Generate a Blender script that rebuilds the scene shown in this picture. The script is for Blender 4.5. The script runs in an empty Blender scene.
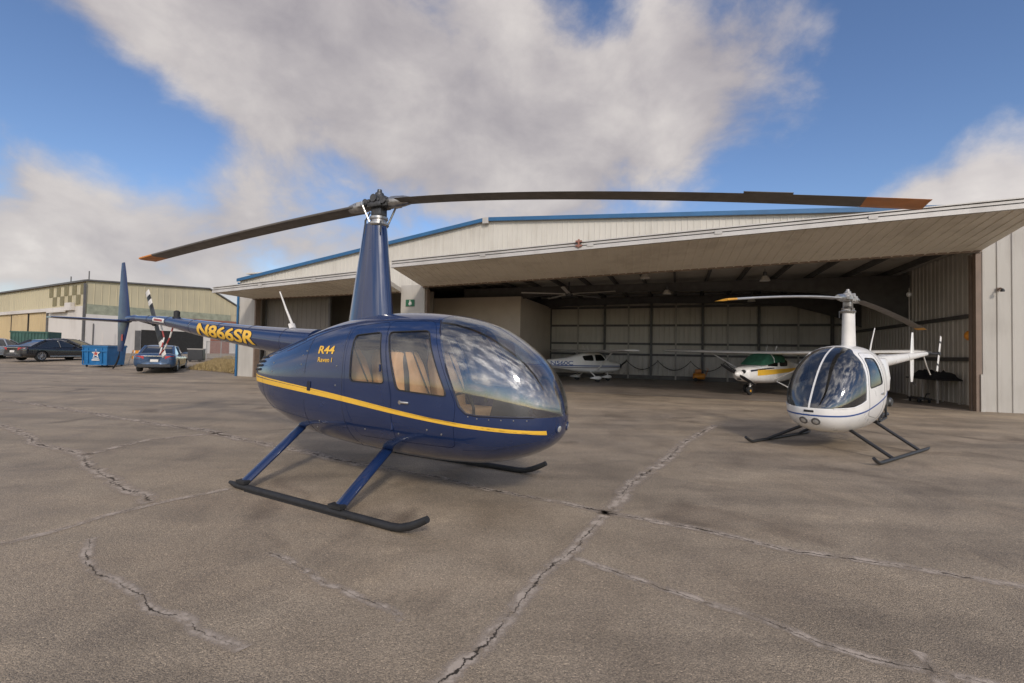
import bpy, bmesh, math, random
from mathutils import Vector, Matrix
R = math.radians
PI = math.pi
random.seed(7)
scene = bpy.context.scene
COL = scene.collection

# ------------------------------------------------------------------ materials
def new_mat(name):
    m = bpy.data.materials.new(name); m.use_nodes = True
    nt = m.node_tree
    for n in list(nt.nodes): nt.nodes.remove(n)
    out = nt.nodes.new('ShaderNodeOutputMaterial')
    return m, nt, out

def ramp(nt, fac, stops):
    r = nt.nodes.new('ShaderNodeValToRGB')
    el = r.color_ramp.elements
    while len(el) > 1: el.remove(el[-1])
    el[0].position, el[0].color = stops[0][0], (*stops[0][1], 1)
    for p, c in stops[1:]:
        e = el.new(p); e.color = (*c, 1)
    nt.links.new(fac, r.inputs[0])
    return r.outputs[0]

def noise(nt, scale, detail=4, rough=.55, vec=None, dist=0.):
    n = nt.nodes.new('ShaderNodeTexNoise')
    n.inputs['Scale'].default_value = scale
    n.inputs['Detail'].default_value = detail
    n.inputs['Roughness'].default_value = rough
    n.inputs['Distortion'].default_value = dist
    if vec is None:
        tc = nt.nodes.new('ShaderNodeTexCoord'); vec = tc.outputs['Object']
    nt.links.new(vec, n.inputs['Vector'])
    return n.outputs['Fac']

def mat(name, color, rough=.5, metal=0., coat=0., var=.12, scale=3., bump=0., bscale=40., spec=.5, coat_rough=.05, rvar=.1):
    m, nt, out = new_mat(name)
    b = nt.nodes.new('ShaderNodeBsdfPrincipled')
    c0 = [max(0, c * (1 - var)) for c in color]; c1 = [min(1, c * (1 + var)) for c in color]
    nz = noise(nt, scale, 5)
    nt.links.new(ramp(nt, nz, [(.3, c0), (.7, c1)]), b.inputs['Base Color'])
    mr = nt.nodes.new('ShaderNodeMapRange')
    mr.inputs[1].default_value = .3; mr.inputs[2].default_value = .7
    mr.inputs[3].default_value = max(0, rough - rvar * .5); mr.inputs[4].default_value = min(1, rough + rvar)
    nt.links.new(noise(nt, scale * 2.3, 4), mr.inputs[0])
    nt.links.new(mr.outputs[0], b.inputs['Roughness'])
    b.inputs['Metallic'].default_value = metal
    b.inputs['Coat Weight'].default_value = coat
    b.inputs['Coat Roughness'].default_value = coat_rough
    b.inputs['Specular IOR Level'].default_value = spec
    if bump > 0:
        bp = nt.nodes.new('ShaderNodeBump'); bp.inputs['Strength'].default_value = bump; bp.inputs['Distance'].default_value = .01
        nt.links.new(noise(nt, bscale, 4), bp.inputs['Height'])
        nt.links.new(bp.outputs[0], b.inputs['Normal'])
    nt.links.new(b.outputs[0], out.inputs[0])
    return m

def weathered(name, color, dirt, rough=.6, scale=1.2, streak=True, amount=.5):
    """painted sheet metal with streaky dirt that runs down it"""
    m, nt, out = new_mat(name)
    b = nt.nodes.new('ShaderNodeBsdfPrincipled')
    tc = nt.nodes.new('ShaderNodeTexCoord')
    mp = nt.nodes.new('ShaderNodeMapping'); mp.inputs['Scale'].default_value = (1, 1, .12 if streak else 1)
    nt.links.new(tc.outputs['Object'], mp.inputs[0])
    n1 = noise(nt, scale * 2.2, 8, .62, mp.outputs[0]); n2 = noise(nt, scale * .45, 4, .5, tc.outputs['Object'])
    mul = nt.nodes.new('ShaderNodeMath'); mul.operation = 'MULTIPLY'
    nt.links.new(n1, mul.inputs[0]); nt.links.new(n2, mul.inputs[1])
    a = [c + (d - c) * amount for c, d in zip(color, dirt)]
    nt.links.new(ramp(nt, mul.outputs[0], [(.1, a), (.25, color), (.5, [min(1, c * 1.05) for c in color])]), b.inputs['Base Color'])
    b.inputs['Roughness'].default_value = rough
    bp = nt.nodes.new('ShaderNodeBump'); bp.inputs['Strength'].default_value = .15; bp.inputs['Distance'].default_value = .02
    nt.links.new(noise(nt, 2.5, 2, .5, tc.outputs['Object']), bp.inputs['Height'])
    nt.links.new(bp.outputs[0], b.inputs['Normal'])
    nt.links.new(b.outputs[0], out.inputs[0])
    return m

def glass_mat(name, tint=(.72, .76, .8), ior=1.75, rough=.015, dirt=.03):
    """thin sheet of acrylic: clear, tinted, mirror reflection by angle"""
    m, nt, out = new_mat(name)
    tr = nt.nodes.new('ShaderNodeBsdfTransparent'); tr.inputs[0].default_value = (*tint, 1)
    gl = nt.nodes.new('ShaderNodeBsdfGlossy'); gl.inputs['Roughness'].default_value = rough
    gl.inputs[0].default_value = (1, 1, 1, 1)
    fr = nt.nodes.new('ShaderNodeFresnel')
    ge = nt.nodes.new('ShaderNodeNewGeometry'); mi = nt.nodes.new('ShaderNodeMapRange')   # a thin pane reflects alike from both of its faces
    mi.inputs[3].default_value = ior; mi.inputs[4].default_value = 1 / ior
    nt.links.new(ge.outputs['Backfacing'], mi.inputs[0]); nt.links.new(mi.outputs[0], fr.inputs[0])
    mx = nt.nodes.new('ShaderNodeMixShader')
    nt.links.new(fr.outputs[0], mx.inputs[0]); nt.links.new(tr.outputs[0], mx.inputs[1]); nt.links.new(gl.outputs[0], mx.inputs[2])
    df = nt.nodes.new('ShaderNodeBsdfDiffuse'); df.inputs[0].default_value = (.5, .48, .45, 1)
    mx2 = nt.nodes.new('ShaderNodeMixShader')
    mr = nt.nodes.new('ShaderNodeMapRange'); mr.inputs[1].default_value = .45; mr.inputs[2].default_value = .75; mr.inputs[3].default_value = dirt * .3; mr.inputs[4].default_value = dirt * 2
    nt.links.new(noise(nt, 4, 6, .6), mr.inputs[0]); nt.links.new(mr.outputs[0], mx2.inputs[0])
    nt.links.new(mx.outputs[0], mx2.inputs[1]); nt.links.new(df.outputs[0], mx2.inputs[2])
    nt.links.new(mx2.outputs[0], out.inputs[0])
    return m

M = {}
M['blue'] = mat('blue_paint', (.008, .023, .08), .19, 0, 1., .06, 2., 0, spec=.5, coat_rough=.03)
M['cabin_grey'] = mat('cabin_lining', (.42, .40, .38), .8)
M['blue_fin'] = mat('blue_fin_paint', (.011, .028, .09), .35, 0, .25, .06, 2., 0, spec=.3, coat_rough=.1)
M['yellow'] = mat('yellow_vinyl', (.80, .47, .05), .4, var=.06)
M['navy_edge'] = mat('navy_outline', (.012, .014, .03), .45)
M['glass'] = glass_mat('acrylic_glazing', (.84, .87, .89), 2.0, .03)
M['glass_dark'] = glass_mat('tinted_acrylic', (.50, .53, .56), 2.0, .03)
M['cabin_dark'] = mat('dark_cabin_lining', (.05, .05, .055), .75)
M['glass_side'] = glass_mat('side_glazing', (.95, .95, .94), 1.65, .03)
M['car_glass'] = glass_mat('car_glazing', (.16, .18, .2), 1.6)
M['leather'] = mat('tan_leather', (.72, .41, .19), .55, var=.15, scale=6, bump=.2)
M['black'] = mat('black_rubber', (.018, .018, .019), .62, var=.25, scale=9, bump=.15)
M['black_semi'] = mat('black_enamel', (.02, .02, .022), .38, var=.2, scale=8)
M['panel'] = mat('instrument_black', (.03, .03, .032), .5)
M['dial'] = mat('dial_face', (.35, .36, .36), .3)
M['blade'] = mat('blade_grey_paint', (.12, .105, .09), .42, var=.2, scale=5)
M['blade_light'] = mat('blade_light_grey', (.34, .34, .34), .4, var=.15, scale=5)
M['orange'] = mat('orange_tip_paint', (.62, .24, .06), .45, var=.15, scale=6)
M['tip_yellow'] = mat('yellow_tip_paint', (.68, .33, .03), .45)
M['steel'] = mat('bare_steel', (.42, .41, .39), .33, .9, var=.25, scale=20)
M['dark_steel'] = mat('dark_steel', (.09, .09, .09), .4, .7, var=.3, scale=20)
M['white'] = mat('white_paint', (.80, .78, .74), .3, 0, .6, .06, 3)
M['white_dull'] = mat('dull_white', (.70, .67, .62), .5)
M['stripe_blue'] = mat('blue_stripe', (.03, .08, .26), .35)
M['red'] = mat('red_paint', (.36, .06, .05), .4)
M['lamp_red'] = mat('red_lens', (.45, .02, .025), .18, coat=.8)
M['chrome'] = mat('chrome', (.7, .7, .7), .12, 1.)
M['lens'] = mat('lamp_lens', (.55, .56, .56), .1, .6, coat=1)
M['green_cover'] = mat('green_canvas', (.018, .09, .05), .85, var=.3, scale=5, bump=.4, bscale=12)
M['car_black'] = mat('black_car_paint', (.012, .012, .014), .22, 0, 1., .1, coat_rough=.03)
M['car_blue'] = mat('slate_blue_car_paint', (.03, .07, .145), .28, .35, 1., .1, coat_rough=.04)
M['car_silver'] = mat('silver_car_paint', (.4, .4, .4), .3, .5, 1.)
M['dump_blue'] = mat('blue_steel_box', (.012, .125, .30), .45, var=.2, scale=2)
M['cont_green'] = mat('green_steel_box', (.03, .085, .065), .5, var=.25, scale=2)
M['siding'] = weathered('off_white_siding', (.45, .425, .38), (.27, .24, .205), .55)
M['siding_gable'] = weathered('cream_gable_siding', (.56, .53, .465), (.36, .325, .27), .55)
M['soffit'] = weathered('tan_door_sheeting', (.78, .735, .65), (.48, .435, .37), .6)
M['trim_white'] = weathered('white_trim', (.47, .45, .42), (.27, .245, .215), .5)
M['trim_blue'] = mat('blue_roof_trim', (.018, .105, .235), .45, var=.12)
M['inner'] = weathered('grey_liner_sheet', (.60, .56, .50), (.36, .33, .285), .7)
M['inner_dark'] = mat('dark_insulation', (.085, .082, .078), .85, var=.2)
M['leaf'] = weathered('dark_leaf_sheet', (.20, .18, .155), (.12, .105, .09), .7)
M['frame'] = mat('grey_frame_steel', (.11, .105, .10), .6, var=.2)
M['frame_pale'] = mat('pale_post_paint', (.40, .37, .33), .6)
M['office'] = weathered('office_plaster', (.60, .53, .455), (.48, .42, .35), .8, .7, False)
M['track'] = mat('brown_track_steel', (.2, .145, .11), .6)
M['concrete'] = None
M['lamp_white'] = mat('white_enamel_shade', (.72, .70, .66), .35)
M['aluminium'] = mat('fan_aluminium', (.62, .61, .58), .5)
M['hub_grey'] = mat('hub_grey_paint', (.42, .40, .37), .4, .3, var=.3, scale=20)
M['exit_green'] = mat('green_sign', (.02, .12, .06), .5)
M['beige'] = weathered('yellow_beige_siding', (.50, .44, .29), (.34, .30, .21), .65, .5)
M['old_white'] = weathered('old_white_boards', (.62, .58, .53), (.36, .32, .28), .7, .6)
M['door_beige'] = weathered('beige_sliding_door', (.52, .40, .22), (.36, .27, .16), .65, .6)
M['green_glass'] = mat('green_translucent_band', (.28, .29, .21), .4, var=.25, scale=2)
M['checker_dark'] = mat('olive_checker', (.20, .17, .085), .6, var=.15)
M['door_brown'] = mat('brown_door', (.26, .11, .075), .6)
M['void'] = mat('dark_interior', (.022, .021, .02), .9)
M['bol_yellow'] = mat('yellow_post_paint', (.7, .42, .05), .5)
M['tyre'] = mat('tyre_rubber', (.02, .02, .02), .75, var=.2)
M['blanket'] = mat('black_blanket', (.018, .018, .02), .9, var=.3, bump=.5, bscale=8)
M['wood'] = mat('weathered_wood', (.30, .2, .12), .7)
M['stack_red'] = mat('red_boxes', (.28, .06, .045), .6)
M['skin_grey'] = mat('grey_tail', (.05, .055, .065), .45)
M['orange_glow'] = mat('orange_plastic', (.75, .29, .03), .35)
M['grass_ground'] = mat('dry_soil', (.23, .165, .095), .95, var=.3, scale=2, bump=.4)
M['grass'] = mat('dry_grass', (.34, .255, .12), .9, var=.3, scale=3)
M['mesh_wire'] = mat('galvanised_wire', (.35, .34, .32), .5, .6)

# ------------------------------------------------------------------ mesh helpers
def NB(): return bmesh.new()

def box(bm, c, s, rz=0., ry=0., rx=0.):
    mtx = Matrix.Translation(Vector(c)) @ Matrix.Rotation(rz, 4, 'Z') @ Matrix.Rotation(ry, 4, 'Y') @ Matrix.Rotation(rx, 4, 'X') @ Matrix.Diagonal((*s, 1))
    return bmesh.ops.create_cube(bm, size=1, matrix=mtx)['verts']

def bevel_all(bm, w, seg=2):
    bmesh.ops.bevel(bm, geom=list(bm.edges), offset=w, segments=seg, affect='EDGES', clamp_overlap=True, profile=.5)

def loft(bm, rings, close=True, cap=(True, True)):
    vr = [[bm.verts.new(p) for p in r] for r in rings]
    n = len(rings[0])
    for a, b in zip(vr[:-1], vr[1:]):
        for i in range(n if close else n - 1):
            j = (i + 1) % n
            try: bm.faces.new((a[i], a[j], b[j], b[i]))
            except ValueError: pass
    if cap[0]: bm.faces.new(list(reversed(vr[0])))
    if cap[1]: bm.faces.new(vr[-1])
    return vr

def frame_of(d):
    d = d.normalized(); up = Vector((0, 0, 1)) if abs(d.z) < .95 else Vector((1, 0, 0))
    a = d.cross(up).normalized(); b = a.cross(d).normalized()
    return a, b

def tube(bm, pts, r, seg=12, sx=1., sy=1.):
    """round (or oval: sx across, sy up) bar along points; r a number or one per point"""
    pts = [Vector(p) for p in pts]; rr = r if isinstance(r, (list, tuple)) else [r] * len(pts)
    rings = []
    for i, p in enumerate(pts):
        d = (pts[min(i + 1, len(pts) - 1)] - pts[max(i - 1, 0)])
        a, b = frame_of(d)
        rings.append([p + a * (math.cos(t) * rr[i] * sx) + b * (math.sin(t) * rr[i] * sy) for t in [2 * PI * k / seg for k in range(seg)]])
    loft(bm, rings)

def lathe(bm, c, axis, prof, seg=24):
    """profile list of (distance along axis, radius)"""
    c = Vector(c); ax = Vector(axis).normalized(); a, b = frame_of(ax)
    rings = [[c + ax * h + (a * math.cos(t) + b * math.sin(t)) * max(r, 1e-4) for t in [2 * PI * k / seg for k in range(seg)]] for h, r in prof]
    loft(bm, rings)

def fix(bm):
    bmesh.ops.recalc_face_normals(bm, faces=bm.faces)

def obj(name, bm, m, parent=None, smooth=None, loc=None, recalc=True):
    if recalc: fix(bm)
    me = bpy.data.meshes.new(name); bm.to_mesh(me); bm.free()
    return obj_me(name, me, m, parent, smooth, loc)

def obj_me(name, me, m, parent=None, smooth=None, loc=None):
    o = bpy.data.objects.new(name, me); COL.objects.link(o)
    for k in (m if isinstance(m, (list, tuple)) else [m]): me.materials.append(M[k] if isinstance(k, str) else k)
    if parent: o.parent = parent
    if loc: o.location = loc
    if smooth is not None:
        for p in me.polygons: p.use_smooth = True
        me.set_sharp_from_angle(angle=R(smooth))
    return o

def tag(o, label=None, cat=None, group=None, kind=None):
    if label: o['label'] = label
    if cat: o['category'] = cat
    if group: o['group'] = group
    if kind: o['kind'] = kind
    return o

def empty(name, label, cat, loc=(0, 0, 0), rz=0., group=None):
    o = bpy.data.objects.new(name, None); COL.objects.link(o); o.empty_display_size = .3
    o.location = loc; o.rotation_euler = (0, 0, rz)
    return tag(o, label, cat, group)

def dup(root, loc, rz=None, label=None, scale=None):
    def rec(o, par):
        c = o.copy(); COL.objects.link(c)
        if par is not None: c.parent = par
        for ch in [k for k in bpy.data.objects if k.parent == o]: rec(ch, c)
        return c
    c = rec(root, None); c.location = loc
    if rz is not None: c.rotation_euler = (0, 0, rz)
    if label: c['label'] = label
    if scale: c.scale = scale
    return c

def cubic(xs, ys):
    """monotone-ish Catmull style Hermite spline through points (pchip slopes)"""
    n = len(xs); h = [xs[i + 1] - xs[i] for i in range(n - 1)]; d = [(ys[i + 1] - ys[i]) / h[i] for i in range(n - 1)]
    m = [0.] * n
    for i in range(1, n - 1):
        m[i] = (d[i - 1] * h[i] + d[i] * h[i - 1]) / (h[i] + h[i - 1])
    m[0] = d[0] * 1.5 - m[1] * .5; m[-1] = d[-1] * 1.5 - m[-2] * .5
    def f(x):
        x = min(max(x, xs[0]), xs[-1]); i = 0
        while i < n - 2 and x > xs[i + 1]: i += 1
        t = (x - xs[i]) / h[i]
        return (2 * t**3 - 3 * t**2 + 1) * ys[i] + (t**3 - 2 * t**2 + t) * h[i] * m[i] + (-2 * t**3 + 3 * t**2) * ys[i + 1] + (t**3 - t**2) * h[i] * m[i + 1]
    return f

def hull_front(H, y, z):
    """point and outward direction on the nose of a hull nearest to (y, z)"""
    best = None
    for i in range(400):
        u = H.U * (.7 + .3 * i / 400)
        for k in range(120):
            ph = 2 * PI * k / 120; p = H.p(u, ph); e = (p.y - y)**2 + (p.z - z)**2
            if best is None or e < best[0]: best = (e, u, ph, p)
    return best[3], H.nrm(best[1], best[2])

class Hull:
    """smooth fuselage: rows of (x, top, bottom, half width, centre height); nu/nl squareness above/below"""
    def __init__(self, rows, nu, nl):
        u = [0.]
        for a, b in zip(rows[:-1], rows[1:]):
            u.append(u[-1] + max(.03, math.sqrt((a[0] - b[0])**2 + .5 * (a[1] - b[1])**2 + .5 * (a[3] - b[3])**2)))
        self.u = u; cols = list(zip(*rows))
        fs = [cubic(u, list(c)) for c in cols]
        self.K = 3000; self.U = u[-1]
        self.T = [tuple(f(u[-1] * k / self.K) for f in fs) for k in range(self.K + 1)]
        self.nu, self.nl = nu, nl
        self.tab = [(self.T[k * 3][0], self.U * k * 3 / self.K) for k in range(self.K // 3 + 1)]
    def at(self, u):
        q = min(max(u / self.U, 0.), 1.) * self.K; i = int(q)
        if i >= self.K: return self.T[self.K]
        t = q - i; a, b = self.T[i], self.T[i + 1]; s = 1 - t
        return (a[0] * s + b[0] * t, a[1] * s + b[1] * t, a[2] * s + b[2] * t, a[3] * s + b[3] * t, a[4] * s + b[4] * t)
    def ft(self, u): return self.at(u)[1]
    def fb(self, u): return self.at(u)[2]
    def fw(self, u): return self.at(u)[3]
    def fz(self, u): return self.at(u)[4]
    def u_of(self, x):
        t = self.tab
        if x <= t[0][0]: return t[0][1]
        lo, hi = 0, len(t) - 1
        while hi - lo > 1:
            md = (lo + hi) // 2
            if t[md][0] <= x: lo = md
            else: hi = md
        a, b = t[lo], t[hi]
        return a[1] + (b[1] - a[1]) * ((x - a[0]) / (b[0] - a[0]) if b[0] != a[0] else 0)
    def p(self, u, ph, off=0.):
        x, top, bot, w, zc = self.at(u); w = max(w, .003)
        c, s = math.cos(ph), math.sin(ph)
        n = self.nu if s >= 0 else self.nl
        r = (abs(c)**n + abs(s)**n)**(-1 / n)
        h = max(top - zc, .003) if s >= 0 else max(zc - bot, .003)
        v = Vector((x, w * r * c, zc + h * r * s))
        if off:
            v += self.nrm(u, ph) * off
        return v
    def nrm(self, u, ph):
        e = 4e-3; U = self.U
        u0, u1 = max(0, u - e), min(U, u + e)
        a = self.p(u1, ph) - self.p(u0, ph); b = self.p(u, ph + e) - self.p(u, ph - e)
        n = b.cross(a) 
        if n.length < 1e-12: return Vector((1 if u > U / 2 else -1, 0, 0))
        n.normalize()
        q_ = self.at(u); c = Vector((q_[0], 0, q_[4]))
        if n.dot(self.p(u, ph) - c) < 0 : n = -n
        return n
    def par(self, v):
        u = self.u_of(v.x); zc = self.fz(u)
        h = (self.ft(u) - zc) if v.z >= zc else (zc - self.fb(u))
        return u, math.atan2((v.z - zc) / max(h, .003), v.y / max(self.fw(u), .003))
    def surf_y(self, x, z, side=-1, off=0.):
        u = self.u_of(x); zc = self.fz(u)
        h = (self.ft(u) - zc) if z >= zc else (zc - self.fb(u)); n = self.nu if z >= zc else self.nl
        q = min(1, abs(z - zc) / h)
        return side * (self.fw(u) * (1 - q**n)**(1 / n) + off)
    def rings(self, off, nx=90, nr=96):
        out = []
        for i in range(nx + 1):
            u = self.u[-1] * i / nx
            out.append([self.p(u, 2 * PI * k / nr, off) for k in range(nr)])
        return out
    def shell(self, o_out, o_in, nx=90, nr=96):
        bm = NB()
        loft(bm, self.rings(o_out, nx, nr)); fix(bm)
        k = len(bm.faces)
        b2 = NB(); loft(b2, self.rings(o_in, nx, nr)); fix(b2)
        bmesh.ops.reverse_faces(b2, faces=b2.faces)
        for f in b2.faces: f.material_index = 1
        me = bpy.data.meshes.new('t'); b2.to_mesh(me); b2.free()
        bm.from_mesh(me); bpy.data.meshes.remove(me)
        return bm
    def set_normals(self, me):
        nn = []; cache = {}
        for p in me.polygons:
            for li in p.loop_indices:
                vi = me.loops[li].vertex_index; n = cache.get(vi)
                if n is None:
                    u, ph = self.par(me.vertices[vi].co); n = cache[vi] = self.nrm(u, ph)
                d = n.dot(p.normal)
                nn.append(n if d > .8 else (-n if d < -.8 else p.normal))
        for p in me.polygons: p.use_smooth = True
        me.normals_split_custom_set([tuple(n) for n in nn])

def prism(poly, y0, y1):
    """closed prism of a side-view (x, z) outline between two y planes"""
    bm = NB()
    a = [bm.verts.new((x, y0, z)) for x, z in poly]; b = [bm.verts.new((x, y1, z)) for x, z in poly]
    n = len(poly)
    bm.faces.new(a); bm.faces.new(list(reversed(b)))
    for i in range(n):
        j = (i + 1) % n; bm.faces.new((a[i], b[i], b[j], a[j]))
    fix(bm); return bm

def rounded(poly, r, seg=5):
    """round the corners of an outline"""
    out = []; n = len(poly)
    for i in range(n):
        p = Vector(poly[i]); a = Vector(poly[i - 1]) - p; b = Vector(poly[(i + 1) % n]) - p
        ra = min(r, a.length * .45, b.length * .45)
        p0 = p + a.normalized() * ra; p1 = p + b.normalized() * ra
        for k in range(seg + 1):
            t = k / seg
            out.append(tuple(p0 * (1 - t)**2 + p * 2 * t * (1 - t) + p1 * t * t))
    return out

def grow(poly, d):
    """offset an outline outwards by d"""
    n = len(poly); area = sum(poly[i][0] * poly[(i + 1) % n][1] - poly[(i + 1) % n][0] * poly[i][1] for i in range(n))
    sg = 1 if area > 0 else -1; out = []
    for i in range(n):
        a = Vector(poly[i - 1]); p = Vector(poly[i]); b = Vector(poly[(i + 1) % n])
        e1 = (p - a); e2 = (b - p)
        if e1.length < 1e-6 or e2.length < 1e-6: out.append(tuple(p)); continue
        n1 = Vector((e1.y, -e1.x)).normalized() * sg; n2 = Vector((e2.y, -e2.x)).normalized() * sg
        m = (n1 + n2); m = m / max(.3, m.length_squared) * 2
        out.append(tuple(p + m * d))
    return out

def boolean(bm, steps):
    """run exact booleans on a bmesh: steps = [(op, cutter bmesh)]; returns a mesh"""
    me = bpy.data.meshes.new('b'); bm.to_mesh(me); bm.free()
    o = bpy.data.objects.new('b', me); COL.objects.link(o); tmp = []
    for m_ in ('inner', 'inner_dark'): me.materials.append(M[m_])
    for op, cb in steps:
        cm = bpy.data.meshes.new('c'); cb.to_mesh(cm); cb.free()
        for m_ in ('inner', 'inner_dark'): cm.materials.append(M[m_])
        for p in cm.polygons: p.material_index = 1
        c = bpy.data.objects.new('c', cm); COL.objects.link(c); tmp.append(c)
        md = o.modifiers.new('m', 'BOOLEAN'); md.operation = op; md.object = c; md.solver = 'EXACT'
    dg = bpy.context.evaluated_depsgraph_get(); dg.update()
    res = bpy.data.meshes.new_from_object(o.evaluated_get(dg))
    res.materials.clear()
    for c in tmp:
        cm = c.data; bpy.data.objects.remove(c); bpy.data.meshes.remove(cm)
    bpy.data.objects.remove(o); bpy.data.meshes.remove(me)
    return res

def mirror_y(bm):
    b = bm.copy()
    for v in b.verts: v.co.y = -v.co.y
    bmesh.ops.reverse_faces(b, faces=b.faces)
    return b

def text_bm(s, height, width=None, bold=0., shear=0., sub=.03):
    """flat lettering in the xy plane, lower left at the origin"""
    cu = bpy.data.curves.new('t', 'FONT'); cu.body = s; cu.size = 1; cu.offset = bold; cu.shear = shear; cu.resolution_u = 4
    o = bpy.data.objects.new('t', cu); COL.objects.link(o)
    dg = bpy.context.evaluated_depsgraph_get(); dg.update()
    me = bpy.data.meshes.new_from_object(o.evaluated_get(dg))
    bpy.data.objects.remove(o); bpy.data.curves.remove(cu)
    bm = NB(); bm.from_mesh(me); bpy.data.meshes.remove(me)
    xs = [v.co.x for v in bm.verts]; ys = [v.co.y for v in bm.verts]
    x0, x1, y0, y1 = min(xs), max(xs), min(ys), max(ys)
    sy = height / (y1 - y0); sx = (width / (x1 - x0)) if width else sy
    for v in bm.verts: v.co = Vector(((v.co.x - x0) * sx, (v.co.y - y0) * sy, 0))
    bmesh.ops.triangulate(bm, faces=bm.faces)
    for _ in range(3):
        es = [e for e in bm.edges if e.calc_length() > sub]
        if not es: break
        bmesh.ops.subdivide_edges(bm, edges=es, cuts=1)
        bmesh.ops.triangulate(bm, faces=bm.faces)
    return bm

# ------------------------------------------------------------------ ground
HJ = Vector((13.809, 13.739, 0))                 # right jamb of the big hangar door
HU = Vector((-.94028, .34039, 0)); HN = Vector((-.34039, -.94028, 0))
def sm(t): t = min(1, max(0, t)); return t * t * (3 - 2 * t)
def gz(x, y):
    """the ramp rises a little beyond the left end of the hangar"""
    s = (Vector((x, y, 0)) - HJ).dot(HU)
    return (.8 * (1 - math.exp(-(y - 25) / 12)) if y > 25 else 0) * sm((s - 30.2) / 3.)

def axis_vals(lo, hi, fine_lo, fine_hi, fs):
    v = []; x = fine_lo
    while x <= fine_hi: v.append(x); x += fs
    st = fs; x = fine_lo
    while x > lo: st *= 1.5; x -= st; v.insert(0, max(x, lo))
    st = fs; x = v[-1]
    while x < hi: st *= 1.5; x += st; v.append(min(x, hi))
    return v

def ground_material():
    m, nt, out = new_mat('worn_asphalt')
    b = nt.nodes.new('ShaderNodeBsdfPrincipled')
    tc = nt.nodes.new('ShaderNodeTexCoord'); P = tc.outputs['Object']
    def mix(fac, a, b_, mode='MIX'):
        x = nt.nodes.new('ShaderNodeMix'); x.data_type = 'RGBA'; x.blend_type = mode
        for sck, v in ((x.inputs[0], fac), (x.inputs[6], a), (x.inputs[7], b_)):
            if isinstance(v, (int, float)): sck.default_value = v
            elif isinstance(v, tuple): sck.default_value = (*v, 1)
            else: nt.links.new(v, sck)
        return x.outputs[2]
    big = noise(nt, .22, 6, .6, P, .6); mid = noise(nt, 1.3, 8, .65, P, .4)
    base = ramp(nt, big, [(.3, (.228, .180, .126)), (.5, (.308, .246, .174)), (.68, (.38, .308, .222))])
    base = mix(.55, base, ramp(nt, mid, [(.3, (.195, .152, .105)), (.5, (.308, .246, .174)), (.7, (.395, .322, .234))]), 'MIX')
    # stretched wheel-path streaks along the apron
    mp = nt.nodes.new('ShaderNodeMapping'); mp.inputs['Rotation'].default_value = (0, 0, R(20)); mp.inputs['Scale'].default_value = (.12, .9, 1)
    nt.links.new(P, mp.inputs[0])
    st = noise(nt, 1.0, 6, .6, mp.outputs[0])
    base = mix(1., base, ramp(nt, st, [(.35, (.74, .74, .745)), (.5, (1, 1, 1)), (.66, (1.16, 1.14, 1.12))]), 'MULTIPLY')
    # oil stains
    oil = noise(nt, .75, 3, .5, P, .8)
    base = mix(1., base, ramp(nt, oil, [(.60, (1, 1, 1)), (.70, (.66, .64, .63)), (.8, (.45, .43, .42))]), 'MULTIPLY')
    pt = noise(nt, .55, 5, .6, P, 1.2)
    base = mix(1., base, ramp(nt, pt, [(.38, (.86, .86, .87)), (.46, (1, 1, 1)), (.56, (1, 1, 1)), (.63, (1.17, 1.16, 1.14))]), 'MULTIPLY')
    # stone chips
    vo = nt.nodes.new('ShaderNodeTexVoronoi'); vo.inputs['Scale'].default_value = 150; nt.links.new(P, vo.inputs['Vector'])
    chips = ramp(nt, vo.outputs['Color'], [(.0, (.22, .22, .22)), (.3, (.7, .7, .7)), (.6, (1.04, 1.03, 1.02)), (.85, (1.45, 1.43, 1.4)), (1., (2.6, 2.5, 2.45))])
    base = mix(.6, base, chips, 'MULTIPLY')
    fn = noise(nt, 60, 4, .7, P)
    base = mix(.6, base, ramp(nt, fn, [(.34, (.62, .62, .62)), (.5, (1, 1, 1)), (.66, (1.34, 1.32, 1.3))]), 'MULTIPLY')
    nt.links.new(base, b.inputs['Base Color'])
    mr = nt.nodes.new('ShaderNodeMapRange'); mr.inputs[1].default_value = .35; mr.inputs[2].default_value = .65; mr.inputs[3].default_value = .62; mr.inputs[4].default_value = .85
    nt.links.new(mid, mr.inputs[0]); nt.links.new(mr.outputs[0], b.inputs['Roughness'])
    bp = nt.nodes.new('ShaderNodeBump'); bp.inputs['Strength'].default_value = .55; bp.inputs['Distance'].default_value = .006
    ad = nt.nodes.new('ShaderNodeMath'); ad.operation = 'MULTIPLY_ADD'; ad.inputs[1].default_value = -1.2
    nt.links.new(vo.outputs['Distance'], ad.inputs[0]); nt.links.new(fn, ad.inputs[2])
    nt.links.new(ad.outputs[0], bp.inputs['Height']); nt.links.new(bp.outputs[0], b.inputs['Normal'])
    nt.links.new(b.outputs[0], out.inputs[0])
    return m
M['ground'] = ground_material()

bm = NB()
xs = axis_vals(-420, 420, -60, 30, 1.5); ys = axis_vals(-300, 520, -6, 66, 1.5)
gv = [[bm.verts.new((x, y, gz(x, y))) for x in xs] for y in ys]
for j in range(len(ys) - 1):
    for i in range(len(xs) - 1):
        bm.faces.new((gv[j][i], gv[j][i + 1], gv[j + 1][i + 1], gv[j + 1][i]))
g = obj('ramp_ground', bm, 'ground', smooth=60); tag(g, kind='structure')

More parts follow.
